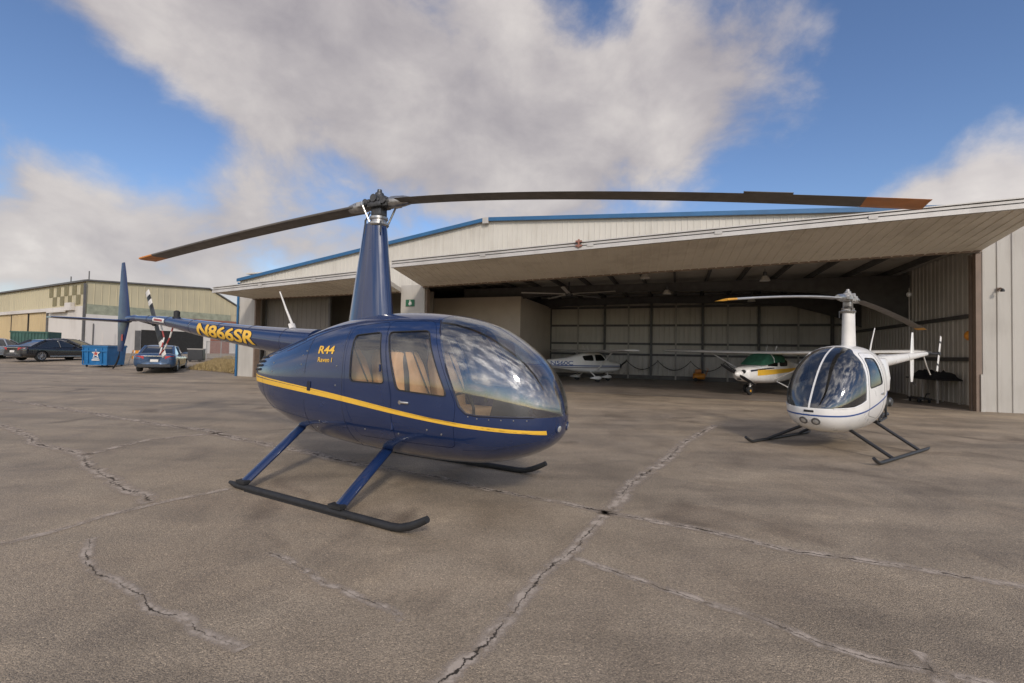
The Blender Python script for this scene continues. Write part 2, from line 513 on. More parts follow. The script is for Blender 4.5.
def crack_material():
    """u across the strip (-1..1): a ragged open crack, pale broken lips, fading to nothing"""
    m, nt, out = new_mat('asphalt_crack')
    uv = nt.nodes.new('ShaderNodeUVMap'); uv.uv_map = 'uv'
    sp = nt.nodes.new('ShaderNodeSeparateXYZ'); nt.links.new(uv.outputs[0], sp.inputs[0])
    tc = nt.nodes.new('ShaderNodeTexCoord')
    def math_(op, a, b_=None, c=None):
        n = nt.nodes.new('ShaderNodeMath'); n.operation = op
        for k, v in enumerate((a, b_, c)):
            if v is None: continue
            if isinstance(v, (int, float)): n.inputs[k].default_value = v
            else: nt.links.new(v, n.inputs[k])
        return n.outputs[0]
    n1 = noise(nt, 9, 6, .7, tc.outputs['Object']); n2 = noise(nt, 45, 5, .7, tc.outputs['Object']); n3 = noise(nt, 3.2, 3, .5, tc.outputs['Object'])
    off = math_('MULTIPLY_ADD', math_('SUBTRACT', n1, .5), 1.5, sp.outputs[0])
    off = math_('MULTIPLY_ADD', math_('SUBTRACT', n2, .5), .35, off)
    d = math_('ABSOLUTE', off)
    wid = math_('MULTIPLY_ADD', math_('SUBTRACT', n3, .44), .34, .02)
    mr = nt.nodes.new('ShaderNodeMapRange'); mr.interpolation_type = 'SMOOTHSTEP'
    nt.links.new(math_('SUBTRACT', d, wid), mr.inputs[0]); mr.inputs[1].default_value = -.02; mr.inputs[2].default_value = .05; mr.inputs[3].default_value = 1; mr.inputs[4].default_value = 0
    core = mr.outputs[0]
    mh = nt.nodes.new('ShaderNodeMapRange'); mh.interpolation_type = 'SMOOTHSTEP'
    nt.links.new(math_('ABSOLUTE', sp.outputs[0]), mh.inputs[0]); mh.inputs[1].default_value = .1; mh.inputs[2].default_value = 1.; mh.inputs[3].default_value = .95; mh.inputs[4].default_value = 0
    pz = nt.nodes.new('ShaderNodeMapRange'); pz.inputs[1].default_value = .38; pz.inputs[2].default_value = .62; pz.inputs[3].default_value = .3; pz.inputs[4].default_value = 2.0; nt.links.new(noise(nt, 5.5, 5, .65, tc.outputs['Object']), pz.inputs[0])
    halo = math_('MULTIPLY', math_('MULTIPLY', mh.outputs[0], pz.outputs[0]), math_('MULTIPLY', n2, math_('MULTIPLY', n1, 2.6)))
    dk = nt.nodes.new('ShaderNodeBsdfDiffuse'); dk.inputs[0].default_value = (.05, .042, .035, 1)
    pl = nt.nodes.new('ShaderNodeBsdfDiffuse'); pl.inputs[0].default_value = (.44, .37, .30, 1)
    tr = nt.nodes.new('ShaderNodeBsdfTransparent')
    m1 = nt.nodes.new('ShaderNodeMixShader'); nt.links.new(halo, m1.inputs[0]); nt.links.new(tr.outputs[0], m1.inputs[1]); nt.links.new(pl.outputs[0], m1.inputs[2])
    m2 = nt.nodes.new('ShaderNodeMixShader'); nt.links.new(math_('MULTIPLY', core, sp.outputs[1]), m2.inputs[0]); nt.links.new(m1.outputs[0], m2.inputs[1]); nt.links.new(dk.outputs[0], m2.inputs[2])
    nt.links.new(m2.outputs[0], out.inputs[0])
    return m
M['crack'] = crack_material()

def crack(pts, width, strength=1., wob=.06):
    """a strip 4 mm above the ramp that follows a wandering line"""
    P = [Vector((*p, 0)) for p in pts]; line = []
    for a, b in zip(P[:-1], P[1:]):
        k = max(2, int((b - a).length / .12))
        line += [a + (b - a) * (i / k) for i in range(k)]
    line.append(P[-1])
    rnd = random.Random(len(pts) * 31 + int(P[0].x * 10))
    w = 0.; bm = NB(); uvl = bm.loops.layers.uv.new('uv'); prev = None
    for i, p in enumerate(line):
        d = (line[min(i + 1, len(line) - 1)] - line[max(0, i - 1)]).normalized(); nrm = Vector((-d.y, d.x, 0))
        w = w * .8 + rnd.uniform(-1, 1) * wob * .5
        c = p + nrm * w; c.z = gz(c.x, c.y) + .004
        fade = strength * min(1, (i + .9) / 2, (len(line) - i - .1) / 2)
        cur = (bm.verts.new(c - nrm * width), bm.verts.new(c + nrm * width), fade)
        if prev:
            f = bm.faces.new((prev[0], prev[1], cur[1], cur[0]))
            for l, u in zip(f.loops, ((-1, prev[2]), (1, prev[2]), (1, cur[2]), (-1, cur[2]))): l[uvl].uv = u
        prev = cur
    o = obj('ground_crack', bm, 'crack', recalc=False); tag(o, kind='structure')
    o.parent = g
CR = [([(-.55, 1.6), (-.27, 2.1), (-.13, 2.35), (.02, 2.67), (.22, 3.09), (.47, 3.49), (.68, 3.89), (.87, 4.24)], .085, 1., .03),
      ([(.88, 4.26), (1.24, 4.98), (1.78, 5.85), (2.35, 6.87), (3.16, 8.13), (4.42, 9.97)], .13, .8, .05),
      ([(-1.41, 5.71), (-.81, 5.39), (-.1, 4.9), (.5, 4.58), (.89, 4.31), (1.62, 3.94), (2.21, 3.52), (2.79, 3.31), (3.37, 3.04), (4.6, 2.5)], .085, 1., .03),
      ([(.46, 3.36), (.76, 3.14), (.96, 2.93), (1.2, 2.76), (1.42, 2.62), (1.61, 2.4), (1.78, 2.29), (2.01, 2.21), (2.5, 2.0)], .06, .8, .04),
      ([(-3.9, 3.1), (-3.57, 3.62), (-3.46, 4.03), (-3.27, 4.36), (-2.87, 4.86)], .07, .65, .03),
      ([(-3.19, 3.51), (-2.87, 3.21), (-2.69, 3.07), (-2.37, 2.89), (-2.03, 2.65), (-1.68, 2.52), (-1.51, 2.41), (-1.29, 2.26)], .06, 1., .07),
      ([(-9.18, 8.32), (-6.98, 6.88), (-5.67, 6.18), (-4.15, 4.89), (-3.36, 4.35)], .13, .9, .06),
      ([(-13.24, 11.97), (-10.42, 10.68), (-7.54, 9.15), (-5.5, 8.2), (-3.2, 6.72), (-1.41, 5.71)], .16, .8, .06),
      ([(-1.72, 3.36), (-1.41, 3.16), (-1.15, 2.93), (-.95, 2.82), (-.72, 2.66), (-.56, 2.55)], .05, .7, .05),
      ([(-5.67, 6.18), (-5.64, 7.25), (-4.89, 8.06)], .1, .6, .05),
      ([(2.1, 2.35), (1.9, 2.0), (1.8, 1.7)], .05, .7, .05)]
for c in CR: crack(*c)

# ------------------------------------------------------------------ helicopters
def hull_patch(H, poly, side=-1, off=.004, sub=.05):
    bm = NB(); f = bm.faces.new([bm.verts.new((x, 0, z)) for x, z in poly])
    bmesh.ops.triangulate(bm, faces=bm.faces)
    for _ in range(4):
        es = [e for e in bm.edges if e.calc_length() > sub]
        if not es: break
        bmesh.ops.subdivide_edges(bm, edges=es, cuts=1); bmesh.ops.triangulate(bm, faces=bm.faces)
    for v in bm.verts: v.co.y = H.surf_y(v.co.x, v.co.z, side, off)
    return bm

def hull_text(H, s, x, z, h, w, side=-1, off=.004, bold=.02, shear=0.):
    bm = text_bm(s, h, w, bold, shear)
    for v in bm.verts:
        X = x + v.co.x * (1 if side < 0 else -1); Z = z + v.co.y
        v.co = Vector((X, H.surf_y(X, Z, side, off), Z))
    return bm

def rotor_blade(name, par, length, root, chord, thick, z0, ztip, az, m_main, m_tip, tip_len, twist=R(3)):
    """one drooping blade with a painted tip"""
    def sect(r):
        t = (r / length); z = z0 + (ztip - z0) * t**1.45
        c = chord; ca, sa = math.cos(twist), math.sin(twist)
        pr = []
        for u, v in ((.27, 0), (.25, .35), (.15, .5), (-.1, .45), (-.45, .15), (-.73, .02), (-.73, -.02), (-.45, -.15), (-.1, -.45), (.15, -.5), (.25, -.35)):
            y = u * c; h = v * thick
            pr.append(Vector((r, y * ca - h * sa, z + y * sa + h * ca)))
        return pr
    def place(bm):
        bmesh.ops.transform(bm, matrix=Matrix.Rotation(az, 4, 'Z'), verts=bm.verts)
    bm = NB(); n = 26
    loft(bm, [sect(root + (length - tip_len - root) * k / n) for k in range(n + 1)]); place(bm)
    o = obj(name, bm, m_main, par, 35)
    bm = NB(); loft(bm, [sect(length - tip_len + tip_len * k / 4) for k in range(5)]); place(bm)
    obj('blade_tip', bm, m_tip, o, 35)
    return o

def rotor_head(par, z, r, az, k=1., hm='dark_steel'):
    bm = NB(); tube(bm, [(0, 0, z - .42 * k), (0, 0, z + .04 * k)], .034 * k, 16); obj('mast', bm, 'steel', par, 40)
    bm = NB(); lathe(bm, (0, 0, z - .265 * k), (0, 0, 1), [(0, .05), (0, .105), (.018, .118), (.04, .118), (.05, .095), (.07, .09), (.085, .105), (.11, .105), (.12, .05)] if k > 1 else [(0, .04), (0, .11), (.03, .12), (.05, .09), (.08, .1), (.1, .05)], 28)
    obj('swashplate', bm, 'steel', par, 35)
    bm = NB()
    box(bm, (0, 0, z), (.34 * k, .15 * k, .11 * k)); box(bm, (0, 0, z + .07 * k), (.16 * k, .12 * k, .06 * k)); box(bm, (0, 0, z - .1 * k), (.15 * k, .12 * k, .11 * k)); box(bm, (0, 0, z - .02 * k), (.21 * k, .2 * k, .07 * k))
    bevel_all(bm, .018 * k)
    lathe(bm, (0, -.11 * k, z + .045 * k), (0, 1, 0), [(0, .02), (0, .045 * k), (.22 * k, .045 * k), (.22 * k, .02)], 14)
    for s in (-1, 1):
        lathe(bm, (s * .13 * k, -.1 * k, z + .01 * k), (0, 1, 0), [(0, .01), (0, .04 * k), (.2 * k, .04 * k), (.2 * k, .01)], 14)
        for q in (-1, 1):
            lathe(bm, (s * .07 * k, q * .085 * k, z + .02), (0, q, 0), [(0, .018 * k), (.02 * k, .018 * k), (.02 * k, .001)], 8)
    lathe(bm, (0, 0, z + .09 * k), (0, 0, 1), [(0, .05 * k), (.035 * k, .05 * k), (.05 * k, .03 * k), (.08 * k, .025 * k), (.08 * k, .001)], 14)
    bmesh.ops.transform(bm, matrix=Matrix.Rotation(az, 4, 'Z'), verts=bm.verts)
    obj('rotor_hub', bm, hm, par, 35)
    for s in (0, PI):
        bm = NB()
        tube(bm, [(.13 * k, 0, z), (.19 * k, 0, z), (.27 * k, 0, z - .003), (.36 * k, 0, z - .006), (.44 * k, 0, z - .01)], [.055 * k, .068 * k, .066 * k, .06 * k, .045 * k], 16)
        box(bm, (.19 * k, .08 * k, z - .01), (.10 * k, .08 * k, .05 * k))
        bmesh.ops.transform(bm, matrix=Matrix.Rotation(az + s, 4, 'Z'), verts=bm.verts)
        obj('blade_grip', bm, 'steel', par, 40)
        bm = NB(); tube(bm, [(.055 * k, .09 * k, z - .23 * k), (.15 * k, .12 * k, z - .01)], .012 * k, 8)
        lathe(bm, (.15 * k, .12 * k, z - .03 * k), (0, 0, 1), [(0, .005), (0, .02 * k), (.04 * k, .02 * k), (.04 * k, .005)], 8)
        bmesh.ops.transform(bm, matrix=Matrix.Rotation(az + s, 4, 'Z'), verts=bm.verts)
        obj('pitch_link', bm, 'steel', par, 40)
    bm = NB(); tube(bm, [(-.12 * k, -.09 * k, z - .36 * k), (-.12 * k, -.09 * k, z - .2 * k), (-.08 * k, -.06 * k, z - .1 * k)], .012 * k, 8)
    tube(bm, [(.12 * k, -.09 * k, z - .36 * k), (.12 * k, -.09 * k, z - .23 * k)], .01 * k, 8)
    obj('scissor_link', bm, 'dark_steel', par, 40)

def seat(par, x, y, zc, ztop, w, m='leather'):
    bm = NB()
    rings = []
    for t, zz, th in ((0, zc - .12, .5), (.0, zc, .5)):
        rings.append([Vector((x + px, y + py, zz)) for px, py in ((-.02, -w), (.42, -w), (.46, -w * .8), (.46, w * .8), (.42, w), (-.02, w))])
    loft(bm, rings); bevel_all(bm, .03)
    o = obj('seat', bm, m, par, 50)
    bm = NB()
    loft(bm, [[Vector((x + dx, y + py, zz)) for dx, py in ((-.06 - lean, -ww), (.05 - lean, -ww), (.07 - lean, 0), (.05 - lean, ww), (-.06 - lean, ww))] for zz, lean, ww in ((zc - .02, 0, w), (zc + .25, .05, w * 1.02), (ztop - .12, .12, w * .9), (ztop, .15, w * .62))])
    bevel_all(bm, .022); obj('backrest', bm, m, o, 50)
    bm = NB()
    for s in (-1, 1):
        tube(bm, [(x - .10, y + s * w * .3, ztop), (x - .02, y + s * w * .42, ztop - .2), (x + .085, y + s * w * .75, zc + .08), (x + .12, y + s * w * .9, zc)], .022, 6, 1.2, .3)
    obj('seat_belt', bm, 'black', o, 40)
    return o

def skid(par, y, x0, x1, r, toe, rise, m='black'):
    bm = NB()
    pts = [(x0 - .02, y, r + .012), (x0 + .1, y, r)]
    pts += [(x0 + .1 + (x1 - x0 - .1) * k / 5, y, r) for k in range(1, 6)]
    pts += [(x1 + toe * .25, y, r + rise * .08), (x1 + toe * .5, y, r + rise * .3), (x1 + toe * .78, y, r + rise * .66), (x1 + toe, y, r + rise)]
    tube(bm, pts, [r * .55, r * .95] + [r] * 5 + [r, r, r * .95, r * .85], 14)
    o = obj('skid', bm, m, par, 40)
    return o

def fuselage(root, H, wins, doors, wshield, m_paint, glass_side, strip_w, strips, strip_off=.0022, shell_t=.02, glass='glass', lining='cabin_grey'):
    """body shell with real openings, doors with panes, windscreen halves and trim bands; outlines in side view (x, z)"""
    steps = []
    for d in doors:
        for sgn in (-1, 1):
            y = (-1.2, -.05) if sgn < 0 else (.05, 1.2)
            steps.append(('DIFFERENCE', prism(grow(d['out'], .004), *y)))
    ws = wshield
    for sgn in (-1, 1):
        y = (-1.2, -strip_w) if sgn < 0 else (strip_w, 1.2)
        steps.append(('DIFFERENCE', prism(ws, *y)))
    me = boolean(H.shell(0, -shell_t), steps); H.set_normals(me)
    obj_me('fuselage', me, [m_paint, lining], root)
    for d in doors:
        for sgn in (-1, 1):
            y = (-1.2, -.05) if sgn < 0 else (.05, 1.2)
            me = boolean(H.shell(0, -shell_t), [('INTERSECT', prism(d['out'], *y)), ('DIFFERENCE', prism(d['win'], *y))])
            H.set_normals(me)
            do = obj_me(d['name'], me, [m_paint, lining], root)
            me = boolean(H.shell(-.004, -.009), [('INTERSECT', prism(d['win'], *y))]); H.set_normals(me)
            obj_me('window', me, [glass_side, glass_side], do)
            if 'handle' in d:
                hx, hz = d['handle']; bm = NB()
                yy = H.surf_y(hx, hz, sgn)
                box(bm, (hx, yy + sgn * .008, hz), (.1, .016, .022)); bevel_all(bm, .006)
                lathe(bm, (hx - .06, yy, hz), (0, sgn, 0), [(0, .02), (.008, .02), (.008, .001)], 10)
                obj('door_handle', bm, 'chrome', do, 40)
            if 'hinge' in d:
                for hx, hz in d['hinge']:
                    bm = NB(); lathe(bm, (hx, H.surf_y(hx, hz, sgn) - sgn * .002, hz - .035), (0, 0, 1), [(0, .001), (0, .011), (.07, .011), (.07, .001)], 8)
                    obj('door_hinge', bm, m_paint, do, 40)
    for sgn in (-1, 1):
        y = (-1.2, -strip_w - .001) if sgn < 0 else (strip_w + .001, 1.2)
        me = boolean(H.shell(-.002, -.008), [('INTERSECT', prism(grow(ws, -.001), *y))]); H.set_normals(me)
        obj_me('windshield', me, [glass, glass], root)
    for nm, poly, mm in strips:
        me = boolean(H.shell(strip_off, -.004), [('INTERSECT', prism(poly, -1.2, 1.2))]); H.set_normals(me)
        obj_me(nm, me, [mm, mm], root)

def band(pts, half0, half1=None):
    """side-view outline of a stripe along points"""
    half1 = half0 if half1 is None else half1; n = len(pts)
    f = cubic([p[0] for p in pts], [p[1] for p in pts])
    xs = [pts[0][0] + (pts[-1][0] - pts[0][0]) * k / 30 for k in range(31)]
    up = [(x, f(x) + half0 + (half1 - half0) * k / 30) for k, x in enumerate(xs)]
    dn = [(x, f(x) - half0 - (half1 - half0) * k / 30) for k, x in enumerate(xs)]
    return up + dn[::-1]

# ---- blue four-seat helicopter
hb = empty('helicopter', 'large dark blue helicopter with a yellow side stripe parked on the ramp in the foreground', 'helicopter', (-1.602, 5.406, 0), -.51)
HB = Hull([(-1.80, 1.22, 1.12, .05, 1.17), (-1.79, 1.28, 1.03, .20, 1.16), (-1.74, 1.35, .94, .33, 1.14), (-1.6, 1.42, .82, .43, 1.10), (-1.3, 1.50, .645, .525, 1.05), (-.9, 1.62, .505, .59, 1.0),
           (-.4, 1.77, .425, .63, .97), (.1, 1.86, .385, .645, .95), (.6, 1.885, .37, .65, .95), (1.1, 1.86, .365, .645, .94), (1.4, 1.815, .375, .62, .92), (1.7, 1.715, .405, .57, .89),
           (1.95, 1.57, .465, .485, .865), (2.16, 1.40, .545, .385, .85), (2.31, 1.20, .64, .265, .845), (2.385, 1.02, .74, .14, .845), (2.405, .86, .83, .02, .845)], 3.0, 2.3)
fw = rounded([(.74, 1.655), (1.215, 1.67), (1.515, 1.065), (.95, 1.10)], .05)
rw = rounded([(.28, 1.625), (.64, 1.655), (.79, 1.15), (.315, 1.155)], .05)
fd = rounded([(.69, 1.765), (1.20, 1.765), (1.275, 1.69), (1.60, 1.0), (1.56, .60), (.90, .60), (.89, 1.05)], .06)
rd = rounded([(.20, 1.72), (.68, 1.763), (.875, 1.05), (.89, .60), (.38, .60), (.24, 1.0)], .06)
wsb = rounded([(1.25, 1.95), (1.25, 1.775), (1.33, 1.66), (1.635, .985), (1.70, .92), (2.0, .905), (2.5, .905), (2.5, 1.95)], .03)
stl = [(-1.9, 1.105), (-1.2, 1.07), (-.015, .985), (.964, .885), (1.687, .815), (2.10, .785), (2.33, .775)]
fuselage(hb, HB, None, [dict(name='front_door', out=fd, win=fw, handle=(1.06, .985), hinge=[(.72, 1.3), (.885, .75)]), dict(name='rear_door', out=rd, win=rw)], wsb, 'blue', 'glass_side', .016,
         [('stripe', band(stl, .028, .015), 'yellow'), ('pinstripe', band([(x, z + .054 - .012 * i) for i, (x, z) in enumerate(stl)], .008, .005), 'yellow')])
# trim along the top of the cabin sides, catches light like the crease on the real roof
bm = NB()
for sgn in (-1, 1):
    tube(bm, [(x, HB.surf_y(x, z, sgn, .002), z) for x, z in [(-1.15, 1.445), (-.9, 1.52), (-.6, 1.61), (-.3, 1.69), (0, 1.74), (.3, 1.775), (.7, 1.79), (1.1, 1.783), (1.23, 1.775)]], .011, 8)
obj('gutter_rail', bm, 'blue', hb, 40)
# frame strip round the windscreen
bm = NB()
for sgn in (-1, 1):
    pts = [(1.25, 1.775), (1.33, 1.66), (1.49, 1.305), (1.635, .985), (1.70, .925), (1.80, .91), (2.0, .908), (2.15, .908), (2.25, .908)]
    tube(bm, [(x, HB.surf_y(x, z, sgn, .001), z) for x, z in pts], .009, 6)
obj('windshield_frame', bm, 'navy_edge', hb, 40)
bm = NB()
for sgn in (-1, 1):
    for x, z in [(1.8, .885), (1.9, .88), (2.0, .88), (2.1, .88), (2.2, .88), (1.72, .9)]:
        lathe(bm, (x, HB.surf_y(x, z, sgn), z), (0, sgn, 0), [(0, .006), (.003, .006), (.004, .001)], 6)
    for x, z in [(1.45, .72), (1.3, .75), (.95, .68), (.5, .68), (-.3, .62), (-.2, .7), (-.5, 1.4), (-.5, 1.3), (-.45, 1.45), (-1.1, 1.3), (-1.1, 1.2), (.1, 1.1), (.1, 1.3)]:
        lathe(bm, (x, HB.surf_y(x, z, sgn), z), (0, sgn, 0), [(0, .009), (.003, .009), (.004, .001)], 7)
obj('fastener', bm, 'steel', hb, 40)
# panel joints and rivet rows
def hull_line(H, pts, r, name, par, m, step=.05, sides=(-1, 1)):
    for sgn in sides:
        line = []
        for (x0, z0), (x1, z1) in zip(pts[:-1], pts[1:]):
            k = max(2, int(math.hypot(x1 - x0, z1 - z0) / step))
            line += [(x0 + (x1 - x0) * i / k, z0 + (z1 - z0) * i / k) for i in range(k)]
        line.append(pts[-1])
        bm = NB(); tube(bm, [(x, H.surf_y(x, z, sgn, .0003), z) for x, z in line], r, 5, 1., 1.); obj(name, bm, m, par, 60)
def rivets(H, pts, gap, r, par, sides=(-1, 1)):
    for sgn in sides:
        bm = NB()
        for (x0, z0), (x1, z1) in zip(pts[:-1], pts[1:]):
            k = max(1, int(math.hypot(x1 - x0, z1 - z0) / gap))
            for i in range(k):
                x, z = x0 + (x1 - x0) * (i + .5) / k, z0 + (z1 - z0) * (i + .5) / k
                lathe(bm, (x, H.surf_y(x, z, sgn, -.001), z), (0, sgn, 0), [(0, r), (.002, r), (.0035, r * .4)], 6)
        obj('rivet_row', bm, 'blue' if H is HB else 'white', par, 60)
for pts in ([(.16, 1.70), (.19, 1.3), (.20, .95), (.24, .62), (.25, .46)], [(-1.52, 1.36), (-1.1, 1.42), (-.6, 1.58)], [(-1.35, 1.12), (-1.30, .80), (-1.15, .64)], [(-.42, 1.62), (-.42, 1.20)], [(-.42, .92), (-.42, .50)], [(-1.28, .78), (-.42, .70), (.22, .66)], [(1.62, .58), (1.9, .60), (2.2, .68)]):
    hull_line(HB, pts, .0028, 'panel_joint', hb, 'navy_edge')
for pts in ([(.13, 1.66), (.16, 1.3), (.17, .98), (.21, .64)], [(-.45, 1.60), (-.45, 1.2)], [(-.45, .90), (-.45, .52)], [(-1.26, .81), (-.45, .73)], [(-1.5, 1.33), (-1.1, 1.39), (-.6, 1.55)], [(.26, .69), (.86, .66)]):
    rivets(HB, pts, .055, .0045, hb)
for ol_ in (fw, rw):
    hull_line(HB, list(ol_) + [ol_[0]], .0065, 'window_seal', hb, 'black', .04)
# nose lamp
for s in (-1, 1):
    q, n = hull_front(HB, s * .10, .795)
    bm = NB(); lathe(bm, q, n, [(-.05, .001), (-.05, .042), (.004, .043), (.007, .034)], 20); ring = obj('light_bezel', bm, 'blue', hb, 40)
    bm = NB(); lathe(bm, q, n, [(-.045, .001), (-.045, .032), (.004, .033), (.011, .022), (.012, .001)], 20); obj('landing_light', bm, 'lens', ring, 40)
# antenna spot and small door
bm = hull_patch(HB, rounded([(-.36, 1.02), (-.30, 1.02), (-.30, 1.12), (-.36, 1.12)], .01), -1, .006); obj('fuel_drain_door', bm, 'navy_edge', hb)
# engine louvres at the rear corner
for sgn in (-1, 1):
    bm = NB()
    for k in range(4):
        z = 1.20 + k * .05
        xa, xb = -1.70 + k * .02, -1.44 + k * .03
        pts = [(xa + (xb - xa) * q / 6, HB.surf_y(xa + (xb - xa) * q / 6, z + .012 * q / 6, sgn, .004), z + .012 * q / 6) for q in range(7)]
        tube(bm, pts, .017, 6, .7, 1.)
    obj('cooling_louvre', bm, 'black', hb, 40)
# writing on the cowling
for sgn in (-1, 1):
    x0 = -.235 if sgn < 0 else .03
    obj('type_lettering', hull_text(HB, 'R44', x0, 1.425, .085, .26, sgn, .004, .03), 'yellow', hb)
    obj('type_lettering', hull_text(HB, 'Raven I', x0 + .02 * -sgn, 1.335, .05, .23, sgn, .004, .012), 'yellow', hb)
# cabin
bm = NB(); box(bm, (.65, 0, .63), (2.0, .84, .03)); box(bm, (-.28, 0, 1.05), (.03, .96, .84)); obj('cabin_floor', bm, 'cabin_grey', hb)
for y in (-.31, .31):
    seat(hb, .88, y, .86, 1.46, .25); seat(hb, .02, y, .88, 1.48, .26)
bm = NB()
loft(bm, [[Vector(p) for p in ((1.6, s * .13, .6), (1.98, s * .13, .6), (2.02, s * .13, .80), (1.86, s * .13, 1.13), (1.74, s * .13, 1.13), (1.66, s * .13, .8))] for s in (-1, 1)])
bevel_all(bm, .012); pn = obj('instrument_panel', bm, 'panel', hb, 40)
for k in range(8):
    y = (-.075, -.025, .025, .075)[k % 4]; z = 1.06 - .07 * (k // 4); x = 1.722 - .018 * (k // 4)
    bm = NB(); lathe(bm, (x, y, z), (-1, 0, .15), [(0, .02), (.006, .02), (.006, .001)], 14)
    obj('dial', bm, 'dial', pn, 40)
bm = NB(); tube(bm, [(1.42, 0, .6), (1.40, 0, .9), (1.34, 0, 1.06)], .016, 8); tube(bm, [(1.34, -.33, 1.04), (1.34, 0, 1.07), (1.34, .33, 1.04)], .014, 8)
for s in (-1, 1): tube(bm, [(1.34, s * .33, 1.04), (1.33, s * .34, .93)], .019, 8)
obj('cyclic_stick', bm, 'black', hb, 40)
bm = NB(); tube(bm, [(1.72, -.32, 1.60), (1.66, -.25, 1.68)], .02, 8); obj('cabin_vent', bm, 'black', hb, 40)
# mast fairing
bm = NB()
def fair(z):
    t = (z - 1.7) / (2.955 - 1.7)
    a = .345 + (.155 - .345) * t; b = .17 + (.105 - .17) * t; cx = -.09 + .035 * t
    return [Vector((cx + a * (math.cos(q) if math.cos(q) > 0 else math.cos(q) * 1.06), b * math.copysign(abs(math.sin(q))**(1.0 if math.cos(q) > 0 else 1.25), math.sin(q)), z)) for q in [2 * PI * k / 48 for k in range(48)]]
loft(bm, [fair(1.7 + (2.955 - 1.7) * k / 16) for k in range(17)] + [[Vector((p.x * .9 - .005, p.y * .85, 2.965)) for p in fair(2.955)]])
mf = obj('mast_fairing', bm, 'blue', hb, 50)
bm = NB()
loft(bm, [[Vector((fair(z)[24].x - .004 + dx, s * w, z)) for dx, s in ((.03, -1), (0, 0), (.03, 1))] for z, w in ((2.62, .02), (2.7, .045), (2.93, .05))], False, (False, False))
obj('cooling_slot', bm, 'black', mf)
# rotor
AZ = .066
rotor_head(hb, 3.20, 0, AZ, 1.02)
rb = rotor_blade('rotor_blade', hb, 5.0, .36, .25, .036, 3.195, 2.575, AZ, 'blade', 'orange', .36)
bm = NB(); box(bm, (4.02, -.20, 2.735), (.34, .045, .004), ry=.165); bmesh.ops.transform(bm, matrix=Matrix.Rotation(AZ, 4, 'Z'), verts=bm.verts); obj('trim_tab', bm, 'blade', rb)
rotor_blade('rotor_blade', hb, 4.98, .36, .25, .036, 3.195, 2.90, AZ + PI, 'blade', 'orange', .36)
# tail
BX = [(-1.0, 1.52, .205), (-2.4, 1.635, .158), (-3.9, 1.782, .118), (-4.85, 1.893, .083), (-5.95, 1.968, .048)]
bzf = cubic([-b[0] for b in BX], [b[1] for b in BX]); brf = cubic([-b[0] for b in BX], [b[2] for b in BX])
bm = NB()
tube(bm, [(-1.0 - 4.95 * k / 30, 0, bzf(1.0 + 4.95 * k / 30)) for k in range(31)], [brf(1.0 + 4.95 * k / 30) for k in range(31)], 32)
boom = obj('tail_boom', bm, 'blue', hb, 50)
for x in (-1.55, -2.35, -3.15, -3.95, -4.75, -5.45):
    bm = NB(); r = brf(-x); zc_ = bzf(-x)
    tube(bm, [(x + .004 * math.cos(0), (r + .0006) * math.cos(q), zc_ + (r + .0006) * math.sin(q)) for q in [2 * PI * k / 40 for k in range(41)]], .0028, 4); obj('boom_joint', bm, 'navy_edge', boom, 60)
    bm = NB()
    for q in [2 * PI * k / 26 for k in range(26)]:
        lathe(bm, (x + .022, (r - .002) * math.cos(q), zc_ + (r - .002) * math.sin(q)), (0, math.cos(q), math.sin(q)), [(0, .0045), (.003, .0045), (.0045, .002)], 6)
    obj('rivet_row', bm, 'blue', boom, 60)
def boom_text(s, xa, h, w, bold, off, side=-1):
    bm = text_bm(s, h, w, bold, .0, .03)
    for v in bm.verts:
        x = xa + v.co.x * (1 if side < 0 else -1); r = brf(-x) + off; al = (v.co.y - h * .52) / r
        v.co = Vector((x, side * r * math.cos(al), bzf(-x) + r * math.sin(al)))
    return bm
for side, xa in ((-1, -3.66), (1, -2.10)):
    obj('registration_outline', boom_text('N866SR', xa - .012 * -side, .225, 1.58, .07, .003, side), 'navy_edge', boom, recalc=False)
    obj('registration', boom_text('N866SR', xa, .205, 1.55, .032, .006, side), 'yellow', boom, recalc=False)
bm = NB(); tube(bm, [(-1.53, 0, 1.74), (-1.56, 0, 1.80)], .05, 12, 1., .6); tube(bm, [(-1.54, 0, 1.79), (-1.68, 0, 2.0), (-1.83, 0, 2.25)], [.018, .013, .009], 8); obj('antenna', bm, 'white_dull', boom, 40)
bm = NB(); lathe(bm, (-4.55, 0, 1.94), (0, 0, 1), [(0, .06), (.02, .06), (.03, .045), (.11, .045), (.13, .02), (.13, .001)], 16); obj('beacon', bm, 'black', boom, 40)
bm = NB(); tube(bm, [(-5.9, 0, 1.965), (-6.0, .0, 1.97), (-6.28, 0, 1.97)], [.048, .062, .05], 14); tube(bm, [(-5.89, 0, 1.965), (-5.89, .25, 1.90)], .05, 12); obj('tail_gearbox', bm, 'blue', hb, 40)
bm = NB()
def finsec(z, x0, x1, th): return [Vector((x0 + (x1 - x0) * (.5 + .5 * math.cos(q)), th * math.sin(q) * (.6 + .4 * math.cos(q)), z)) for q in [2 * PI * k / 20 for k in range(20)]]
loft(bm, [finsec(1.36, -6.66, -6.46, .022), finsec(1.62, -6.68, -6.34, .03), finsec(1.97, -6.70, -6.20, .036), finsec(2.4, -6.68, -6.31, .03), finsec(2.85, -6.65, -6.44, .022), finsec(3.03, -6.63, -6.5, .012)])
fin = obj('vertical_fin', bm, 'blue_fin', hb, 50)
bm = NB(); tube(bm, [(-6.56, 0, 1.40), (-6.60, 0, 1.25), (-6.70, 0, 1.12), (-6.82, 0, 1.04)], .016, 8); obj('tail_skid', bm, 'black', fin, 40)
